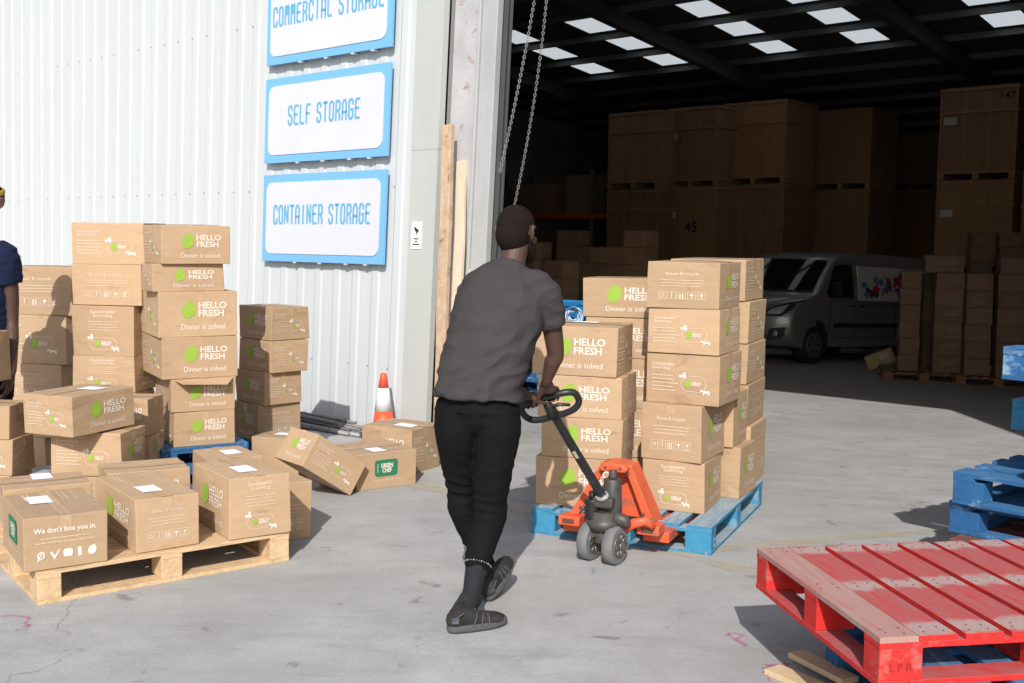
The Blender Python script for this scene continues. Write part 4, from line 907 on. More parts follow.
# ================================================================== pallet truck
jk_o = atH(602, 561.5); DI = Vector((math.sin(TH1), math.cos(TH1), 0)); DX = Vector((math.cos(TH1), -math.sin(TH1), 0))
jk = empty('pallet_truck', (jk_o.x, jk_o.y, 0), -TH1, 'orange hand pallet truck with black loop handle lifting the loaded pallet', 'pallet truck')
jor = mat('truck_orange', (.72, .115, .04), .45, col2=(.60, .09, .035), scale=7, spots=(.22, .12, .09), sscale=11, slo=.56, shi=.64, bump=.2)
jbl = mat('truck_black', (.018, .018, .019), .42, spots=(.12, .12, .12), sscale=16, slo=.62, shi=.75)
jgr = mat('truck_grease', (.035, .033, .032), .5, col2=(.085, .075, .065), scale=15)
rub = mat('wheel_grey_rubber', (.17, .175, .18), .75, col2=(.13, .13, .135), scale=12); hubm = mat('hub_metal', (.22, .21, .20), .4, .6, col2=(.1, .1, .1), scale=14)
ST = R(9)                                        # steering a little to the side
Ms = Matrix.Rotation(-ST, 4, 'Z')
for s in (-1, 1):
    mb = MB(); ax = Ms @ Vector((1, 0, 0)); c = Ms @ Vector((s * .072, 0, .098))
    mb.tube([c - ax * .030, c - ax * .024, c + ax * .024, c + ax * .030], [.088, .098, .098, .088], 32); w_ = mb.build('wheel', rub, jk)
    for q in (-1, 1):
        mb = MB(); mb.tube([c + ax * q * .0295, c + ax * q * .0335], [.066, .060], 24); mb.tube([c + ax * q * .033, c + ax * q * .044], [.022, .018], 14)
        for k in range(8): a = k * math.pi / 4; v = Vector((0, math.cos(a), math.sin(a))); v = Ms @ v; mb.tube([c + ax * q * .033 + v * .02, c + ax * q * .036 + v * .058], .006, 5)
        mb.build('hub', hubm, w_)
mb = MB(); ax = Ms @ Vector((1, 0, 0)); c = Vector((0, 0, .098)); mb.tube([c - ax * .05, c + ax * .05], .022, 12); mb.tube([(0, .0, .10), (0, .01, .20)], [(.05, .04), (.045, .04)], 12); mb.box((-.05, -.035, .13), (.05, .05, .19)); mb.build('axle_yoke', jgr, jk, bevel=.004)
mb = MB(); mb.tube([(0, .02, .17), (0, .02, .215), (0, .02, .22), (0, .02, .26)], [.085, .09, .075, .07], 18); mb.build('turntable', jgr, jk)
mb = MB(); pts = []; rr = []
for k in range(13): pts.append((-.055, -.01, .22 + k * .0085)); rr.append(.042 if k % 2 else .031)
mb.tube(pts, rr, 16); mb.tube([(-.055, -.01, .32), (-.055, -.01, .36)], .018, 10); mb.build('pump_bellows', jbl, jk)
mb = MB(); mb.tube([(.03, .05, .18), (.03, .055, .42)], [.055, .045], 16); mb.tube([(.03, .055, .42), (.03, .06, .465)], [.022, .022], 12); mb.box((-.075, .01, .24), (.06, .05, .30)); mb.tube([(.065, .0, .24), (.12, .0, .22), (.135, .0, .20)], [.03, .034, .02], 10); mb.build('hydraulic_pump', jgr, jk, bevel=.004)
mb = MB()                                        # sloping side plates of the frame
for s in (-1, 1):
    tp = Vector((s * .050 + .01, .16, .475)); bt = Vector((s * .195 - .01, .155, .185)); wv = Vector((s * .022, 0, 0))
    vs = [tp - wv * .4, tp + wv, bt + wv * 1.3, bt - wv * .5]; yy = Vector((0, .02, 0)); q = [v for v in vs] + [v + yy for v in vs]
    mb.add(q, [(0, 1, 2, 3), (7, 6, 5, 4), (0, 4, 5, 1), (1, 5, 6, 2), (2, 6, 7, 3), (3, 7, 4, 0)])
    vs = [tp + wv, tp + wv + Vector((0, .13, 0)), bt + wv * 1.3 + Vector((0, .15, 0)), bt + wv * 1.3]; xx = Vector((s * .008, 0, 0)); q = vs + [v + xx for v in vs]
    mb.add(q, [(0, 1, 2, 3), (7, 6, 5, 4), (0, 4, 5, 1), (1, 5, 6, 2), (2, 6, 7, 3), (3, 7, 4, 0)])
mb.build('side_plates', jor, jk, bevel=.004)
mb = MB()
for s in (-1, 1):
    for k in (.15, .85):
        p = Vector((s * .050 + .01, .16, .475)).lerp(Vector((s * .195 - .01, .155, .185)), k); mb.tube([p + Vector((0, -.002, 0)), p + Vector((0, -.009, 0))], .008, 6)
for x in (-.03, .05): mb.tube([(x, .112, .463), (x, .104, .463)], .007, 6)
mb.build('bolts', hubm, jk)
for s in (-1, 1):
    mb = MB(); p = Vector((s * .215 - .01, .0975, .16)); mb.box((p.x - .035, p.y, .147), (p.x + .03, p.y + .002, .172)); mb.build('decal', mat('decal_dark', (.12, .05, .03), .5), jk)
mb = MB(); mb.prism([(-.055, .44), (-.070, .46), (-.040, .485), (.060, .485), (.090, .46), (.075, .44)], .11, .27, lambda u, v, d: (u, d, v)); mb.build('head_plate', jor, jk, bevel=.008)
mb = MB(); mb.prism([(-.04, .43), (.06, .43), (.13, .19), (-.14, .19)], .235, .245, lambda u, v, d: (u, d, v)); mb.build('back_plate', jor, jk)
for s in (-1, 1):
    mb = MB(); mb.box((s * .215 - .01 - .06, .10, .135), (s * .215 - .01 + .06, .21, .185)); mb.box((s * .225 - .01 - .07, .212, .075), (s * .225 - .01 + .07, 1.30, .128)); mb.build('fork', jor, jk, bevel=.006)
    mb = MB(); mb.tube([(s * .27 - .05, 1.18, .04), (s * .27 + .05, 1.18, .04)], .037, 16); mb.build('load_roller', jgr, jk)
mb = MB(); mb.tube([(.10, .05, .16), (.15, .045, .205), (.21, .06, .22), (.24, .09, .18)], [(.012, .02), (.014, .026), (.014, .024), (.012, .015)], 10); mb.build('linkage_arm', jor, jk)
mb = MB(); mb.tube([(.22, .12, .185), (.22, .12, .22)], .007, 8); mb.build('grease_nipple', hubm, jk)
inv = Matrix.Rotation(TH1, 4, 'Z')
def J(p): return inv @ (Vector(p) - jk_o)        # world point into the truck's frame
HC = atY(549, 407, 5.14)                         # middle of the handle loop
hb = J((HC.x, HC.y, HC.z)); piv = Vector((.02, .0, .30)); ta = (hb - piv).normalized()
hx = (Vector((1, 0, 0)) - ta * ta.x).normalized(); hx = (Matrix.Rotation(R(14), 3, ta) @ hx); hn = hx.cross(ta)
e0 = hb - ta * .075
mb = MB(); q = [piv + ta * .0, piv + ta * .10, e0]; mb.tube(q, [(.030, .020), (.028, .018), (.024, .015)], 4, flat=hn, smooth=False); mb.build('tiller', jbl, jk, bevel=.004)
mb = MB(); mb.box((-.045, -.04, .285), (.06, .03, .335)); mb.build('tiller_knuckle', jgr, jk, bevel=.008)
mb = MB(); cl = piv + ta * .055; mb.tube([cl - ta * .012, cl + ta * .012], [(.036, .027)] * 2, 8, flat=hn); mb.build('tiller_clip', mat('clip_metal', (.5, .5, .48), .4, .5), jk)
loop = []
for k in range(36):
    a = 2 * math.pi * k / 36; ca, sa = math.cos(a), math.sin(a)
    loop.append(hb + hx * (.145 * math.copysign(abs(ca) ** .55, ca)) + ta * (.062 * math.copysign(abs(sa) ** .7, sa)) + hn * (-.02 * abs(ca) ** 3))
mb = MB(); mb.tube(loop, (.0165), 12, closed=True); mb.build('handle_loop', jbl, jk)
mb = MB(); mb.tube([hb - ta * .06, hb - ta * .01 , hb + ta * .05], [.03, .026, .017], 12); mb.tube([hb + ta * .0 + hn * .01, hb + hx * .05 - ta * .0, hb + hx * .10 - ta * .022], [.011, .009, .007], 8); mb.build('release_lever', jbl, jk)
mb = MB(); c = piv + ta * .36 - hn * .0
for s in (-1, 1): mb.add([c + hx * -.008 + hn * .020 * s, c + hx * .008 + hn * .020 * s, c + hx * .008 + ta * .05 + hn * .019 * s, c - hx * .008 + ta * .05 + hn * .019 * s], [(0, 1, 2, 3)])
mb.build('decal', mat('decal_yellow', (.45, .43, .3), .5), jk, fixn=False)

# ================================================================== people
def remeshed(mb, name, M_, voxel, smooth=4, parent=None, disp=None, subsurf=False):
    me = mb.mesh(name, M_); bm = bmesh.new(); bm.from_mesh(me); bmesh.ops.recalc_face_normals(bm, faces=bm.faces); bm.to_mesh(me); bm.free()
    o = bpy.data.objects.new(name, me); COL.objects.link(o)
    a = o.modifiers.new('r', 'REMESH'); a.mode = 'VOXEL'; a.voxel_size = voxel; a.use_smooth_shade = True
    s = o.modifiers.new('s', 'SMOOTH'); s.factor = .5; s.iterations = smooth
    dg = bpy.context.evaluated_depsgraph_get(); m2 = bpy.data.meshes.new_from_object(o.evaluated_get(dg)); o.modifiers.clear(); o.data = m2
    m2.materials.clear(); m2.materials.append(M_)
    if disp:
        co = [v.co.copy() for v in m2.vertices]; no = [v.normal.copy() for v in m2.vertices]
        for v, c, n in zip(m2.vertices, co, no): v.co = c + n * disp(c, n)
    for p in m2.polygons: p.use_smooth = True
    if parent: o.parent = parent; o.matrix_parent_inverse = Matrix.Translation(-parent.location)
    return o
def lerp_chain(pts, rr, sub=4):
    P = [Vector(p) for p in pts]; Q = []; RR = []
    for i in range(len(P) - 1):
        p0 = P[max(i - 1, 0)]; p1 = P[i]; p2 = P[i + 1]; p3 = P[min(i + 2, len(P) - 1)]
        for k in range(sub):
            t = k / sub; Q.append(.5 * ((2 * p1) + (p2 - p0) * t + (2 * p0 - 5 * p1 + 4 * p2 - p3) * t * t + (3 * p1 - p0 - 3 * p2 + p3) * t ** 3))
            a = rr[i]; b = rr[i + 1]; a = a if hasattr(a, '__len__') else (a, a); b = b if hasattr(b, '__len__') else (b, b); RR.append((a[0] + (b[0] - a[0]) * t, a[1] + (b[1] - a[1]) * t))
    Q.append(P[-1]); a = rr[-1]; RR.append(a if hasattr(a, '__len__') else (a, a)); return Q, RR
def limb(mb, pts, rr, flat=None, n=16, sub=4, e0=True, e1=True):
    Q, RR = lerp_chain(pts, rr, sub); mb.tube(Q, RR, n, flat=flat)
    if e0: mb.sphere(Q[0], min(RR[0]) * .98, nu=12, nv=8)
    if e1: mb.sphere(Q[-1], min(RR[-1]) * .98, nu=12, nv=8)
def folds(c, n, k=1.0, s=(9, 9, 22), seed=0.0):
    a = noise.noise(Vector((c.x * s[0] + seed, c.y * s[1], c.z * s[2])))
    b = noise.noise(Vector((c.x * s[0] * 2.1, c.y * s[1] * 2.1 + seed, c.z * s[2] * 1.7)))
    return k * (.006 * (1 - abs(a) * 2.6) + .003 * b)
skin = mat('skin_dark', (.075, .036, .024), .6, col2=(.062, .029, .019), scale=9, bump=.08, bscale=120)
hairm = mat('short_black_hair', (.014, .010, .009), .9, spec=.1, bump=.6, bscale=260)
tee = mat('tee_charcoal', (.052, .046, .048), .9, spec=.15, col2=(.042, .037, .039), scale=3, bump=.15, bscale=220)
trou = mat('black_trousers', (.0055, .0055, .0065), .9, spec=.12, col2=(.008, .008, .009), scale=4, bump=.1, bscale=180)
shoe = mat('black_shoe', (.012, .012, .013), .8, spec=.25, col2=(.045, .042, .040), scale=14, bump=.25, bscale=70); sole = mat('grey_sole', (.07, .07, .072), .8)
sockm = mat('dark_sock', (.010, .011, .016), .9)
def head(mb, c, fwd, up, sc_=1.0):
    f = fwd.normalized(); u = up.normalized(); r = f.cross(u).normalized(); M3 = Matrix((r, f, u)).transposed()
    def at(x, y, z): return c + r * x * sc_ + f * y * sc_ + u * z * sc_
    mb.sphere(at(0, -.012, .025), (.076 * sc_, .096 * sc_, .092 * sc_), M=M3, nu=24, nv=16)
    mb.sphere(at(0, .028, -.035), (.060 * sc_, .066 * sc_, .080 * sc_), M=M3, nu=20, nv=14)      # face and jaw
    mb.sphere(at(0, .052, -.092), (.032 * sc_, .032 * sc_, .022 * sc_), M=M3)                     # chin
    limb(mb, [at(0, .088, .018), at(0, .108, -.022), at(0, .10, -.03)], [.009 * sc_, .014 * sc_, .012 * sc_], n=10)
    mb.sphere(at(0, .092, -.060), (.024 * sc_, .010 * sc_, .009 * sc_), M=M3)                     # lips
    mb.sphere(at(0, .074, .040), (.055 * sc_, .022 * sc_, .012 * sc_), M=M3)                      # brow
    for s in (-1, 1):
        mb.sphere(at(s * .046, .060, -.02), (.022 * sc_, .022 * sc_, .020 * sc_), M=M3)           # cheek
        Q = [at(s * .078, -.010, .022), at(s * .090, -.022, .026), at(s * .092, -.026, .006), at(s * .086, -.014, -.022), at(s * .078, -.004, -.026)]
        limb(mb, Q, [.008 * sc_, .009 * sc_, .009 * sc_, .008 * sc_, .007 * sc_], n=8)
        mb.sphere(at(s * .080, -.010, .002), (.008 * sc_, .013 * sc_, .024 * sc_), M=M3)
    return at, M3
def eyes(at, M3, sc_, parent):
    for s in (-1, 1):
        mb = MB(); mb.sphere(at(s * .031, .074, .012), (.014 * sc_,) * 3, M=M3); o = mb.build('eye', mat('eye_white', (.7, .68, .62), .3), parent); o.matrix_parent_inverse = Matrix.Translation(-parent.location)
        mb = MB(); mb.sphere(at(s * .031, .082, .012), (.007 * sc_,) * 3, M=M3); i_ = mb.build('iris', mat('iris_dark', (.01, .006, .004), .2), o)
def hand_grip(mb, wrist, bar, axis, toward, up, side, sc_=1.0):
    """a hand closed round a bar; toward: direction from the palm over the bar, side: +1 if the thumb is on the +axis side"""
    a = axis.normalized(); f = toward.normalized(); u = up.normalized()
    pc = bar - f * .036 + u * .024
    limb(mb, [wrist, wrist.lerp(pc, .45) + u * .006, pc, bar + u * .030 - f * .004], [(.027, .021), (.034, .019), (.041, .017), (.038, .013)], flat=u, n=14)
    for k, (L_, off_) in enumerate(((.92, -1.5), (1.04, -.5), (1.0, .5), (.82, 1.5))):
        o = a * (off_ * .0215 * -side); r = .0088 if k < 3 else .0078
        limb(mb, [pc + o * .95 + u * .010, bar + o + u * .030 + f * .004, bar + o + f * .028 * L_ + u * .016, bar + o + f * .028 * L_ - u * .012, bar + o + f * .008 - u * .027], [r, r * 1.08, r, r * .95, r * .8], n=10, sub=3)
    t0 = wrist.lerp(pc, .55) + a * side * .022
    limb(mb, [t0, bar - f * .040 + a * side * .047 - u * .004, bar - f * .026 + a * side * .036 - u * .022, bar - f * .006 + a * side * .022 - u * .027], [.014, .0115, .0105, .009], n=10, sub=3)
def hand_relaxed(mb, wrist, d, back, thumb):
    """hanging hand: d down the fingers, back = direction the back of the hand faces, thumb side"""
    d = d.normalized(); b = back.normalized(); t = thumb.normalized()
    pc = wrist + d * .055
    limb(mb, [wrist, pc, wrist + d * .095], [(.027, .020), (.041, .016), (.038, .013)], flat=b, n=14)
    for k, L_ in enumerate((.070, .080, .074, .058)):
        o = t * (.030 - k * .0205)
        p = wrist + d * (.09 - .004 * abs(k - 1)) + o
        limb(mb, [p, p + d * L_ * .45 - b * .004, p + d * L_ * .8 - b * .018, p + d * L_ * .98 - b * .034], [.0092, .0088, .008, .007], n=10, sub=3)
    limb(mb, [wrist + d * .025 + t * .022, wrist + d * .055 + t * .046 - b * .010, wrist + d * .085 + t * .050 - b * .020, wrist + d * .105 + t * .044 - b * .028], [.014, .012, .0105, .009], n=10, sub=3)

# ---- the man pushing the truck
pe = empty('person', (atH(480, 620).x, atH(480, 620).y, 0), 0, 'man in charcoal t-shirt and black trousers pulling the pallet truck', 'person')
X_ = Vector((1, 0, 0)); Y_ = Vector((0, 1, 0)); Z_ = Vector((0, 0, 1))
A = atY
hipc = A(479, 402, 4.80); waist = A(481, 375, 4.82); chest = A(496, 322, 4.88); shl = A(502, 288, 4.92); nk = A(512, 266, 4.96); hd = A(516.5, 233, 5.0)
shR = A(546, 293, 4.92); elR = A(555.5, 352, 4.98); shL = A(464, 290, 4.94)
axw = (DX * math.cos(R(0)))                       # bar axis in world
def Jw(p): return Matrix.Rotation(-TH1, 4, 'Z') @ Vector(p) + jk_o
barR = Jw(hb + hx * .035 + ta * .060); barL = Jw(hb - hx * .075 + ta * .060)
hxw = (Matrix.Rotation(-TH1, 3, 'Z') @ hx); taw = (Matrix.Rotation(-TH1, 3, 'Z') @ ta); hnw = hxw.cross(taw)
fwd_b = (DI - Z_ * .15).normalized(); upb = (Z_ + taw * .0 - DI * -.1).normalized()
wrR = A(550, 382, 5.04); wrR = barR - DI * .085 + Z_ * .075 + X_ * .012
wrL = barL - DI * .085 + Z_ * .07 - X_ * .02
elL = shL.lerp(wrL, .52) + Vector((-.03, -.02, -.07))
kA = A(490, 506, 4.84); aA = A(470, 600, 4.60); kB = A(463, 498, 4.96); aB = A(491, 585, 5.02)
hA = A(498, 412, 4.80); hB = A(457, 412, 4.83)
body = MB()
at_, M3 = head(body, hd, Vector((.50, .86, -.16)), Vector((.10, .16, 1)), 1.05)
limb(body, [nk + Z_ * -.05, nk + Z_ * .01, hd - Z_ * .05 - Y_ * .01], [(.075, .065), (.060, .062), (.058, .062)], flat=Y_)
limb(body, [hipc - Z_ * .03, hipc + Z_ * .02, waist, chest, shl, nk - Z_ * .03], [(.10, .06), (.125, .08), (.13, .095), (.155, .11), (.16, .09), (.08, .065)], flat=Y_, n=20)
limb(body, [shl + X_ * .08, shR + Vector((-.02, 0, -.005)), shR.lerp(elR, .35), elR, elR.lerp(wrR, .35), wrR], [.055, .058, (.047, .050), (.036, .040), (.040, .039), (.025, .022)], n=16)
limb(body, [shl - X_ * .08, shL + Vector((.02, 0, -.01)), shL.lerp(elL, .4), elL, elL.lerp(wrL, .35), wrL], [.055, .056, .046, .038, .039, (.026, .022)], n=16)
hand_grip(body, wrR, barR, hxw, fwd_b, Z_, -1); hand_grip(body, wrL, barL, hxw, fwd_b, Z_, 1)
limb(body, [hA, kA, aA], [.075, .048, .035]); limb(body, [hB, kB, aB], [.075, .048, .035])
remeshed(body, 'body', skin, .0042, 3, pe); eyes(at_, M3, 1, pe)
hm = MB(); hm.sphere(at_(0, -.014, .030), (.0825, .1025, .0945), M=M3, nu=30, nv=20); hm.sphere(at_(0, -.030, -.012), (.0765, .086, .086), M=M3, nu=24, nv=16)
remeshed(hm, 'hair', hairm, .006, 1, pe)
bd = MB(); limb(bd, [at_(.060, .022, -.045), at_(.046, .066, -.088), at_(0, .086, -.104), at_(-.046, .066, -.088), at_(-.060, .022, -.045)], [(.014, .02)] * 5, n=10); bd.sphere(at_(0, .098, -.048), (.026, .007, .006), M=M3)
remeshed(bd, 'beard', hairm, .005, 2, pe)
# t-shirt
ts = MB()
hemc = A(478, 399, 4.79)
limb(ts, [hemc - Z_ * .0, A(480, 380, 4.80), A(488, 350, 4.84), A(497, 318, 4.88), A(503, 292, 4.91), A(510, 272, 4.95), A(512.5, 263.5, 4.965)], [(.196, .146), (.190, .140), (.193, .140), (.208, .145), (.192, .118), (.112, .082), (.069, .066)], flat=Y_, n=28, sub=5, e0=False, e1=False)
slE = shR.lerp(elR, .56)
limb(ts, [A(522, 285, 4.92), shR + Vector((-.012, 0, .0)), slE], [.078, .081, (.062, .070)], n=18, e1=False)
slL = shL.lerp(elL, .5); limb(ts, [A(488, 288, 4.93), shL + Vector((.035, .02, -.02)), slL + Vector((.03, .03, 0))], [.078, .070, .060], n=18)
def tfold(c, n):
    k = .9 + 1.0 * max(0, min(1, (1.25 - c.z) / .3)) * (c.x > -.35)
    g = noise.noise(Vector((c.x * 6 + c.z * 5, c.y * 6, c.z * 15 - c.x * 7)))
    return .006 * k * (.6 - abs(g) * 3.0) + folds(c, n, .2, seed=3.1)
tso = remeshed(ts, 'tshirt', tee, .006, 9, pe, tfold)
# trousers
tr = MB()
limb(tr, [hipc - Z_ * .035, hipc + Z_ * .02, A(479, 388, 4.80)], [(.165, .125), (.168, .118), (.150, .100)], flat=Y_, n=24, e0=True, e1=False)
limb(tr, [hA + Vector((.0, 0, .02)), hA + Vector((.0, 0, -.08)), kA.lerp(hA, .45), kA + Z_ * .04, kA - Z_ * .05, aA.lerp(kA, .62), aA.lerp(kA, .34)], [(.098, .125), (.103, .118), (.090, .100), (.074, .082), (.074, .084), (.066, .074), (.050, .055)], flat=Y_, n=20, sub=5)
limb(tr, [hB + Vector((.0, 0, .02)), hB + Vector((.0, 0, -.08)), kB.lerp(hB, .45), kB + Z_ * .04, kB - Z_ * .05, aB.lerp(kB, .55), aB.lerp(kB, .22)], [(.098, .125), (.100, .118), (.088, .100), (.070, .080), (.068, .080), (.060, .070), (.046, .052)], flat=Y_, n=20, sub=5)
def pfold(c, n):
    kz = math.exp(-((c.z - .50) / .10) ** 2) + .9 * math.exp(-((c.z - .22) / .06) ** 2) + .25
    g = noise.noise(Vector((c.x * 5, c.y * 5 + 7, c.z * 19 + c.x * 6)))
    return .0055 * kz * (1 - abs(g) * 3.0) + folds(c, n, .2, seed=9.0)
tro = remeshed(tr, 'trousers', trou, .006, 4, pe, pfold)
ck = MB(); limb(ck, [aA.lerp(kA, .36), aA.lerp(kA, .12), aA - Z_ * .01], [(.051, .056), (.041, .047), (.038, .045)], flat=Y_); remeshed(ck, 'sock', sockm, .007, 3, pe, lambda c, n: folds(c, n, .25, seed=2))
ck = MB(); limb(ck, [aB.lerp(kB, .25), aB], [(.046, .052), (.040, .046)], flat=Y_); remeshed(ck, 'sock', sockm, .007, 3, pe)
mbb = MB(); cq = aA.lerp(kA, .365); axk = (kA - aA).normalized(); u_ = axk.cross(Y_).normalized(); v_ = axk.cross(u_)
for k in range(15):
    a = math.pi * (1.06 + .88 * k / 14)
    d = u_ * math.cos(a) * -1; p = cq + u_ * (.0595 * math.cos(a)) + v_ * (.066 * abs(math.sin(a))) * (1 if v_.y < 0 else -1); s = .0022 if k % 3 else .0034
    mbb.sphere(p, s, nu=6, nv=4)
mbb_o = mbb.build('reflective_dots', mat('dot_white', (.4, .4, .4), .4), pe, fixn=False); mbb_o.matrix_parent_inverse = Matrix.Translation(-pe.location)
def make_shoe(heel, toe, ankle, up):
    f = (toe - heel).normalized(); s = f.cross(up).normalized(); u = s.cross(f).normalized(); L_ = (toe - heel).length
    P = lambda x, y, z: heel + f * x * L_ + s * y + u * z
    m1 = MB()
    limb(m1, [P(.10, 0, .050), P(.30, 0, .052), P(.55, 0, .042), P(.80, 0, .034), P(.93, 0, .030)], [(.036, .044), (.038, .044), (.045, .034), (.046, .027), (.034, .020)], flat=u, n=18)
    limb(m1, [P(.16, 0, .06), ankle + u * .0, ankle + (ankle - P(.2, 0, .05)).normalized() * .02], [(.040, .042), (.044, .050), (.042, .050)], flat=f, n=16)
    so_ = remeshed(m1, 'shoe', shoe, .006, 3, pe, lambda c, n: .0006 * math.sin((c - heel).dot(f) * 120) * (1 if (c - heel).dot(u) > .05 else 0))
    m2 = MB(); poly = []
    for k in range(28):
        a = 2 * math.pi * k / 28; x = .5 - .5 * math.cos(a); wv = .042 * (1 + .22 * (x - .35)) * (abs(math.sin(a)) ** .6) * (1 if math.sin(a) > 0 else -1); poly.append((x, wv))
    n = len(poly); vs = []; lv = [(0, .97), (.010, 1.04), (.024, 1.05), (.032, .98)]
    for z, k in lv: vs += [P(.5 + (x - .5) * (1 + (k - 1) * .6), y * k, z + .012 * max(0, x - .75) * 3 * (z > -1)) for x, y in poly]
    fs = [list(range(n))[::-1], [3 * n + i for i in range(n)]] + [(j * n + i, j * n + (i + 1) % n, (j + 1) * n + (i + 1) % n, (j + 1) * n + i) for j in range(3) for i in range(n)]
    m2.add(vs, fs, smooth=True); q = m2.build('sole', sole, so_)
    m3 = MB()
    for z in (.012, .018): m3.tube([P(.5 + (x - .5) * 1.025, y * 1.06, z + .03 * max(0, x - .75)) for x, y in poly], .0012, 5, closed=True)
    for k in range(5): x = .45 + k * .07; m3.tube([P(x, -.024, .075 - k * .006), P(x + .01, 0, .086 - k * .007), P(x, .024, .075 - k * .006)], .0028, 6)
    m3.build('laces', mat('lace', (.10, .10, .11), .8), so_, fixn=False)
    stm = mat('shoe_stripe', (.06, .058, .056), .6)
    for s_ in (-1, 1):
        for x0, x1 in ((.36, .46), (.50, .56), (.64, .64)): m5 = MB(); m5.tube([P(x0, s_ * .049, .028), P((x0 + x1) / 2, s_ * .044, .052), P(x1, s_ * .026, .078 - (x1 - .45) * .06)], .003, 6); m5.build('side_stripe', stm, so_, fixn=False)
        m5 = MB(); m5.tube([P(.03, s_ * .030, .060), P(.12, s_ * .043, .078), P(.2, s_ * .044, .088)], .003, 6); m5.build('side_stripe', stm, so_, fixn=False)
    for s_ in (-1, 1): m4 = MB(); m4.add([P(.02, s_ * .028, .045), P(.12, s_ * .041, .045), P(.12, s_ * .040, .07), P(.03, s_ * .030, .07)], [(0, 1, 2, 3)]); m4.build('heel_patch', mat('patch_grey', (.07, .08, .10), .5), so_, fixn=False)
hA_ = atH(448, 633); tA_ = atH(505, 624); hA_.z = tA_.z = .001
make_shoe(hA_, tA_, aA, Z_)
hB_ = atH(487, 602); hB_.z = .002; tB_ = A(510, 562, hB_.y + .20)
make_shoe(hB_, tB_, aB, Z_)

# ---- the person cut by the left edge, holding a carton
p2 = empty('person', (-3.28, 6.75, 0), 0, 'person in navy t-shirt at the left edge carrying a carton', 'person')
navy = mat('tee_navy', (.006, .009, .026), .9, spec=.15, col2=(.013, .02, .055), scale=4, bump=.1, bscale=200)
def B2(px, py, Y=6.75): return atY(px, py, Y)
b2 = MB(); hd2 = B2(-11.5, 203, 6.77)
at2, M32 = head(b2, hd2, Vector((-.25, -.9, -.18)), Vector((-.05, -.12, 1)), 1.0)
cx2 = -3.28
S0 = B2(9, 252); E0 = B2(12, 322, 6.77); W2 = B2(12, 372, 6.63)
limb(b2, [Vector((cx2, 6.79, 1.50)), Vector((cx2, 6.79, 1.62)), hd2 - Z_ * .05], [(.075, .07), .058, .056], flat=Y_)
limb(b2, [(cx2, 6.77, .92), (cx2, 6.77, 1.1), (cx2, 6.78, 1.35), (cx2, 6.79, 1.5)], [(.15, .10), (.13, .095), (.16, .11), (.13, .08)], flat=Y_)
limb(b2, [Vector((cx2 + .1, 6.79, 1.48)), S0 + Vector((-.03, 0, -.03)), S0.lerp(E0, .5), E0, E0.lerp(W2, .35), W2], [.055, .056, .047, .038, .040, (.027, .023)])
hand_relaxed(b2, W2, Vector((-.1, -.25, -1)), Vector((1, -.1, -.05)), Vector((0, -1, .1)))
S1 = Vector((2 * cx2 - S0.x, S0.y, S0.z)); E1 = Vector((2 * cx2 - E0.x, E0.y, E0.z)); W3 = E1 + Vector((.10, -.24, -.10))
limb(b2, [Vector((cx2 - .1, 6.79, 1.48)), S1 + Vector((.03, 0, -.03)), S1.lerp(E1, .5), E1, W3], [.055, .056, .047, .038, .027])
hand_relaxed(b2, W3, Vector((.3, -.8, -.2)), Vector((-1, 0, 0)), Vector((0, 0, 1)))
limb(b2, [(cx2 + .09, 6.77, .9), (cx2 + .11, 6.75, .5), (cx2 + .12, 6.79, .08)], [.08, .05, .036]); limb(b2, [(cx2 - .09, 6.77, .9), (cx2 - .11, 6.73, .5), (cx2 - .12, 6.77, .08)], [.08, .05, .036])
o = remeshed(b2, 'body', skin, .0055, 3, p2); eyes(at2, M32, 1, p2)
hm = MB(); hm.sphere(at2(0, -.018, .036), (.0785, .094, .0865), M=M32, nu=24, nv=16); remeshed(hm, 'hair', hairm, .007, 1, p2)
hbnd = MB(); hbnd.tube([at2(.081 * math.cos(a), -.012 + .100 * math.sin(a), .052 - .012 * math.sin(a)) for a in [2 * math.pi * k / 30 for k in range(30)]], [(.004, .016)] * 30, 8, closed=True, flat=None); q = hbnd.build('head_band', mat('band_yellow', (.62, .42, .05), .8, col2=(.25, .12, .03), scale=40), p2, fixn=False); q.matrix_parent_inverse = Matrix.Translation(-p2.location)
ts = MB(); limb(ts, [(cx2, 6.77, .90), (cx2, 6.77, 1.1), (cx2, 6.78, 1.35), (cx2, 6.79, 1.50), (cx2, 6.79, 1.575)], [(.185, .13), (.18, .13), (.20, .14), (.17, .105), (.075, .07)], flat=Y_, n=24, sub=5, e0=False, e1=False)
for S, E in ((S0, E0), (S1, E1)): sg = 1 if S.x > cx2 else -1; limb(ts, [Vector((cx2 + .09 * sg, 6.79, 1.49)), S + Vector((-.025 * sg, 0, -.02)), S.lerp(E, .45)], [.075, .080, .074], e1=False)
remeshed(ts, 'tshirt', navy, .009, 4, p2, lambda c, n: folds(c, n, .9, seed=5))
tr = MB(); limb(tr, [(cx2, 6.77, .86), (cx2, 6.77, .97)], [(.17, .125), (.165, .115)], flat=Y_)
for s in (-1, 1): limb(tr, [(cx2 + s * .085, 6.77, .9), (cx2 + s * .10, 6.76, .7), (cx2 + s * .11, 6.74, .5), (cx2 + s * .12, 6.78, .10)], [(.10, .12), (.09, .10), (.068, .075), (.055, .06)], flat=Y_)
remeshed(tr, 'trousers', trou, .010, 4, p2, lambda c, n: folds(c, n, 1, seed=6))
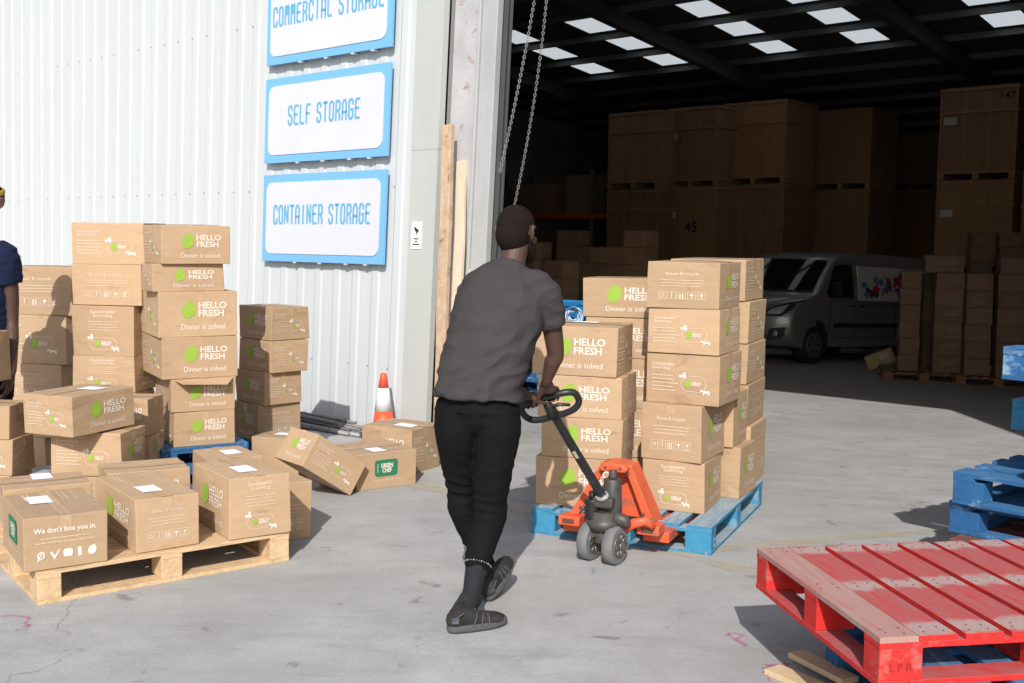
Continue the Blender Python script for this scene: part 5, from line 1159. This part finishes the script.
for s in (-1, 1):
    ms = MB(); limb(ms, [(cx2 + s * .12, 6.82, .05), (cx2 + s * .12, 6.73, .055), (cx2 + s * .125, 6.62, .035)], [(.04, .045), (.045, .04), (.04, .025)], flat=Z_); limb(ms, [(cx2 + s * .12, 6.79, .06), (cx2 + s * .12, 6.79, .13)], [.042, .045]); remeshed(ms, 'shoe', shoe, .008, 2, p2)
o = near_corner_box(atY(-7, 383, 6.42) - Z_ * .0, R(8), .46, .18, .30, 'H', 'P', 'carton held low by the person at the left edge', None); 

# ================================================================== van
vp = gAt(812, 364)
VB = mat('van_silver', (.28, .29, .30), .38, .4, coat=.6); VG = mat('van_glass', (.012, .014, .015), .08); VK = mat('van_black_plastic', (.02, .02, .02), .6); VL = mat('headlamp_glass', (.6, .62, .65), .25, .3); VT = mat('van_tyre', (.02, .02, .02), .8); VA = mat('van_wheel', (.25, .26, .27), .35, .7)
SC_ = 1.0
vh = math.atan2(-.63, -.776)
van = empty('van', (0, 0, 0), 0, 'silver grey panel van with a white picture panel parked in the shade', 'van')
prof = [(2.30, .28), (2.44, .36), (2.50, .52), (2.50, .74), (2.45, .90), (2.34, 1.03), (2.08, 1.12), (1.72, 1.20), (1.36, 1.52), (1.02, 1.80), (.82, 1.885), (.3, 1.94), (-.8, 1.965), (-2.1, 1.95), (-2.38, 1.88), (-2.46, 1.5), (-2.50, 1.0), (-2.50, .45), (-2.42, .28)]
def hw(z): return .95 if z < 1.05 else .95 - .13 * ((z - 1.05) / .9) ** 1.3
def vpt(x, f, z, extra=0):
    y = f * (hw(z) + extra); xx = x
    if x > .9: xx = x - (.30 * abs(f) ** 3.2 + .06 * f * f) * min(1, (x - .9) / .8) * (1 if z < 1.15 else .75)
    return Vector((xx, y, z - (.035 * abs(f) ** 4 if z > 1.7 else 0)))
fsx = [-1, -.96, -.82, -.5, 0, .5, .82, .96, 1]
mb = MB(); n = len(prof); vs = [vpt(x, f, z) for f in fsx for x, z in prof]
mb.add(vs, [(i * n + j, i * n + (j + 1) % n, (i + 1) * n + (j + 1) % n, (i + 1) * n + j) for i in range(len(fsx) - 1) for j in range(n)] , smooth=True)
sidepoly = lambda f: [vpt(x, f, z) for x, z in prof]
mb.add(sidepoly(1), [list(range(n))]); mb.add(sidepoly(-1), [list(range(n))[::-1]])
vb = mb.build('body', VB, van, bevel=.035)
for sgn in (1, -1):
    sp = lambda u, v, d: (lambda q: Vector((q.x, q.y + sgn * d, q.z)))(vpt(u, sgn, v))
    for wx in (1.55, -1.55):
        mb = MB(); mb.prism([(wx + .40 * math.cos(a), .36 + .40 * math.sin(a)) for a in [math.pi * k / 16 for k in range(-2, 19)]], -.10, .006, lambda u, v, d: Vector((u, sgn * (.95 + d - (.10 if u > 1.7 else 0) * 1), v))); mb.build('wheel_arch', VK, van)
        c = Vector((wx, sgn * .84, .325)); mb = MB(); mb.tube([c - Vector((0, .11, 0)), c - Vector((0, .09, 0)), c + Vector((0, .09, 0)), c + Vector((0, .12, 0))], [.29, .325, .325, .29], 28); w_ = mb.build('wheel', VT, van)
        mb = MB(); c2 = c + Vector((0, sgn * .121, 0)); mb.tube([c2 - Vector((0, .004, 0)), c2 + Vector((0, .008, 0))], [.22, .20], 24); mb.build('rim', VA, w_)
        mb = MB(); 
        for k in range(6): a = k * math.pi / 3; v = Vector((math.cos(a), 0, math.sin(a))); mb.sphere(c2 + v * .14 + Vector((0, sgn * .009, 0)), (.03, .004, .03), nu=8, nv=6)
        mb.build('rim_hole', VK, w_)
    win = [(1.42, 1.20), (1.33, 1.30), (1.08, 1.60), (.90, 1.74), (.46, 1.76), (.44, 1.14), (1.36, 1.14)]
    mb = MB(); mb.prism(win, -.01, .006, sp); mb.build('side_window', VG, van)
    mb = MB()
    for x0, x1, z0, z1 in ((.36, .372, .45, 1.82), (1.30, 1.312, .45, 1.10), (-.92, -.908, .45, 1.84), (-.908, .36, .44, .452), (.372, 1.30, .44, .452), (-2.2, .34, 1.02, 1.03)): mb.box((x0, -.003, z0), (x1, .004, z1), fn=lambda x, d, z: sp(x, z, d))
    mb.build('door_gap', VK, van)
    mb = MB(); mb.box((.44, 0, .98), (.60, .022, 1.01), fn=lambda x, d, z: sp(x, z, d)); mb.box((.10, 0, .98), (.27, .022, 1.01), fn=lambda x, d, z: sp(x, z, d)); mb.box((-1.1, 0, .62), (1.1, .012, .70), fn=lambda x, d, z: sp(x, z, d)); mb.build('handle_and_strip', VK, van, bevel=.004)
    mb = MB(); mb.prism([(.28, 1.10), (.30, 1.14), (.30, 1.70), (.26, 1.74), (-2.0, 1.74), (-2.03, 1.70), (-2.03, 1.14), (-1.99, 1.10)], -.01, .007, sp)
    cl = [mat('splash_navy', (.03, .05, .16), .4), mat('splash_red', (.45, .02, .04), .4), mat('splash_blue', (.12, .25, .45), .4)]
    rn = random.Random(4)
    for k in range(3):
        for q in range(11):
            u = .12 - rn.random() * 1.15; v = 1.20 + rn.random() * (.32 if k else .14); r = rn.uniform(.02, .07); mb.prism([(u + r * 1.6 * math.cos(a) * rn.uniform(.5, 1.2), v + r * math.sin(a) * rn.uniform(.6, 1.2)) for a in [2 * math.pi * j / 11 for j in range(11)]], .0075 + .0006 * k + .0001 * q, .0085 + .0006 * k + .0001 * q, sp, mi=1 + k)
    mb.add([sp(-1.12 + .17 * math.cos(a), 1.47 + .17 * math.sin(a), .011) for a in [2 * math.pi * j / 20 for j in range(20)]], [list(range(20))], 2)
    mb.add([sp(-1.12 + .11 * math.cos(a), 1.47 + .04 * math.sin(a), .0125) for a in [2 * math.pi * j / 12 for j in range(12)]], [list(range(12))], 0)
    pn = mb.build('picture_panel', [mat('panel_white', (.62, .62, .62), .35)] + cl, van, fixn=False)
    mb = MB(); mb.tube([sp(1.22, 1.20, 0), sp(1.24, 1.22, .12)], .02, 8); mb.prism([(1.16, 1.16), (1.30, 1.16), (1.32, 1.38), (1.20, 1.42)], .09, .24, sp); mb.build('door_mirror', VK, van, bevel=.02)
    # lamps wrap round the corner
    mb = MB(); pts = [(.62, .80), (.72, .98), (.98, 1.06), (.99, .93), (.86, .80)]
    def fp(f, z, d):
        i = 0; x = 2.5
        for (xa, za), (xb, zb) in zip(prof[3:8], prof[4:9]):
            if za <= z <= zb: x = xa + (xb - xa) * (z - za) / (zb - za)
        q = vpt(x, f * sgn, z); return q + Vector((d, sgn * d * abs(f) ** 4, .3 * d))
    def grid(pts_, d, nm, Mk, par=van):
        mb = MB(); fmn = min(p[0] for p in pts_); fmx = max(p[0] for p in pts_); K = 8; cols = []
        for i in range(K + 1):
            f = fmn + (fmx - fmn) * i / K; zs = []
            for a, b in zip(pts_, pts_[1:] + pts_[:1]):
                if (a[0] - f) * (b[0] - f) <= 0 and a[0] != b[0]: zs.append(a[1] + (b[1] - a[1]) * (f - a[0]) / (b[0] - a[0]))
            z0, z1 = min(zs), max(zs); cols.append([fp(f, z0 + (z1 - z0) * k / 4, d) for k in range(5)])
        vs = [v for c in cols for v in c]; mb.add(vs, [(i * 5 + k, (i + 1) * 5 + k, (i + 1) * 5 + k + 1, i * 5 + k + 1) for i in range(K) for k in range(4)], smooth=True)
        vs2 = [v - Vector((.02, 0, 0)) for v in vs]; mb.add(vs2, [(i * 5 + k, i * 5 + k + 1, (i + 1) * 5 + k + 1, (i + 1) * 5 + k) for i in range(K) for k in range(4)])
        return mb.build(nm, Mk, par, fixn=False)
    hl = grid([(.56, .80), (.60, .90), (.80, 1.00), (.995, 1.08), (.99, .95), (.84, .79)], .012, 'headlight', VK)
    grid([(.62, .82), (.66, .90), (.80, .96), (.88, .99), (.84, .83)], .018, 'headlight_lens', VL, hl)
    fg = grid([(.66, .40), (.68, .58), (.92, .62), (.88, .42)], .008, 'fog_lamp_recess', VK)
    mb = MB(); mb.sphere(fp(.78, .5, .012), (.02, .05, .05)); mb.build('fog_lamp', VL, fg)
for (z0, z1, nm) in ((.74, .90, 'grille'), (.34, .50, 'lower_intake')):
    mb = MB(); K = 10; vs = []
    for i in range(K + 1):
        f = -.54 + 1.08 * i / K
        for z in (z0, z1): vs.append(vpt(2.505 if z < .8 else 2.46, f, z) + Vector((.012, 0, 0)))
    mb.add(vs, [(i * 2, i * 2 + 2, i * 2 + 3, i * 2 + 1) for i in range(K)]); mb.build(nm, VK, van, fixn=False)
mb = MB(); K = 12; vs = []                                   # windscreen
for i in range(K + 1):
    f = -.90 + 1.80 * i / K
    for x, z in ((1.70, 1.225), (1.36, 1.53), (1.06, 1.775)): vs.append(vpt(x, f, z) + Vector((.012, 0, .012)))
mb.add(vs, [(i * 3 + k, (i + 1) * 3 + k, (i + 1) * 3 + k + 1, i * 3 + k + 1) for i in range(K) for k in (0, 1)], smooth=True); mb.build('windscreen', VG, van, fixn=False)
mb = MB(); mb.box((2.47, -.26, .52), (2.52, .26, .63)); mb.build('number_plate', mat('plate_white', (.6, .6, .58), .4), van)
fwv = Vector((math.cos(vh), math.sin(vh), 0))
fwv3 = Vector((fwv.x, fwv.y, 0)); fwv3.z = SL * abs(fwv3.dot(N_)); fwv3.normalize(); lf = Vector((0, 0, 1)).cross(fwv3).normalized(); upv = fwv3.cross(lf)
# the near side front wheel stands at vp
Mv = Matrix((fwv3, lf, upv)).transposed().to_4x4()
off_ = Mv.to_3x3() @ Vector((1.55, .95, 0)) * 1.06; Mv = Mv @ Matrix.Scale(1.06, 4); Mv.translation = vp - off_
van.matrix_world = Mv
print('VAN at', Mv.translation, 'wheel', vp)
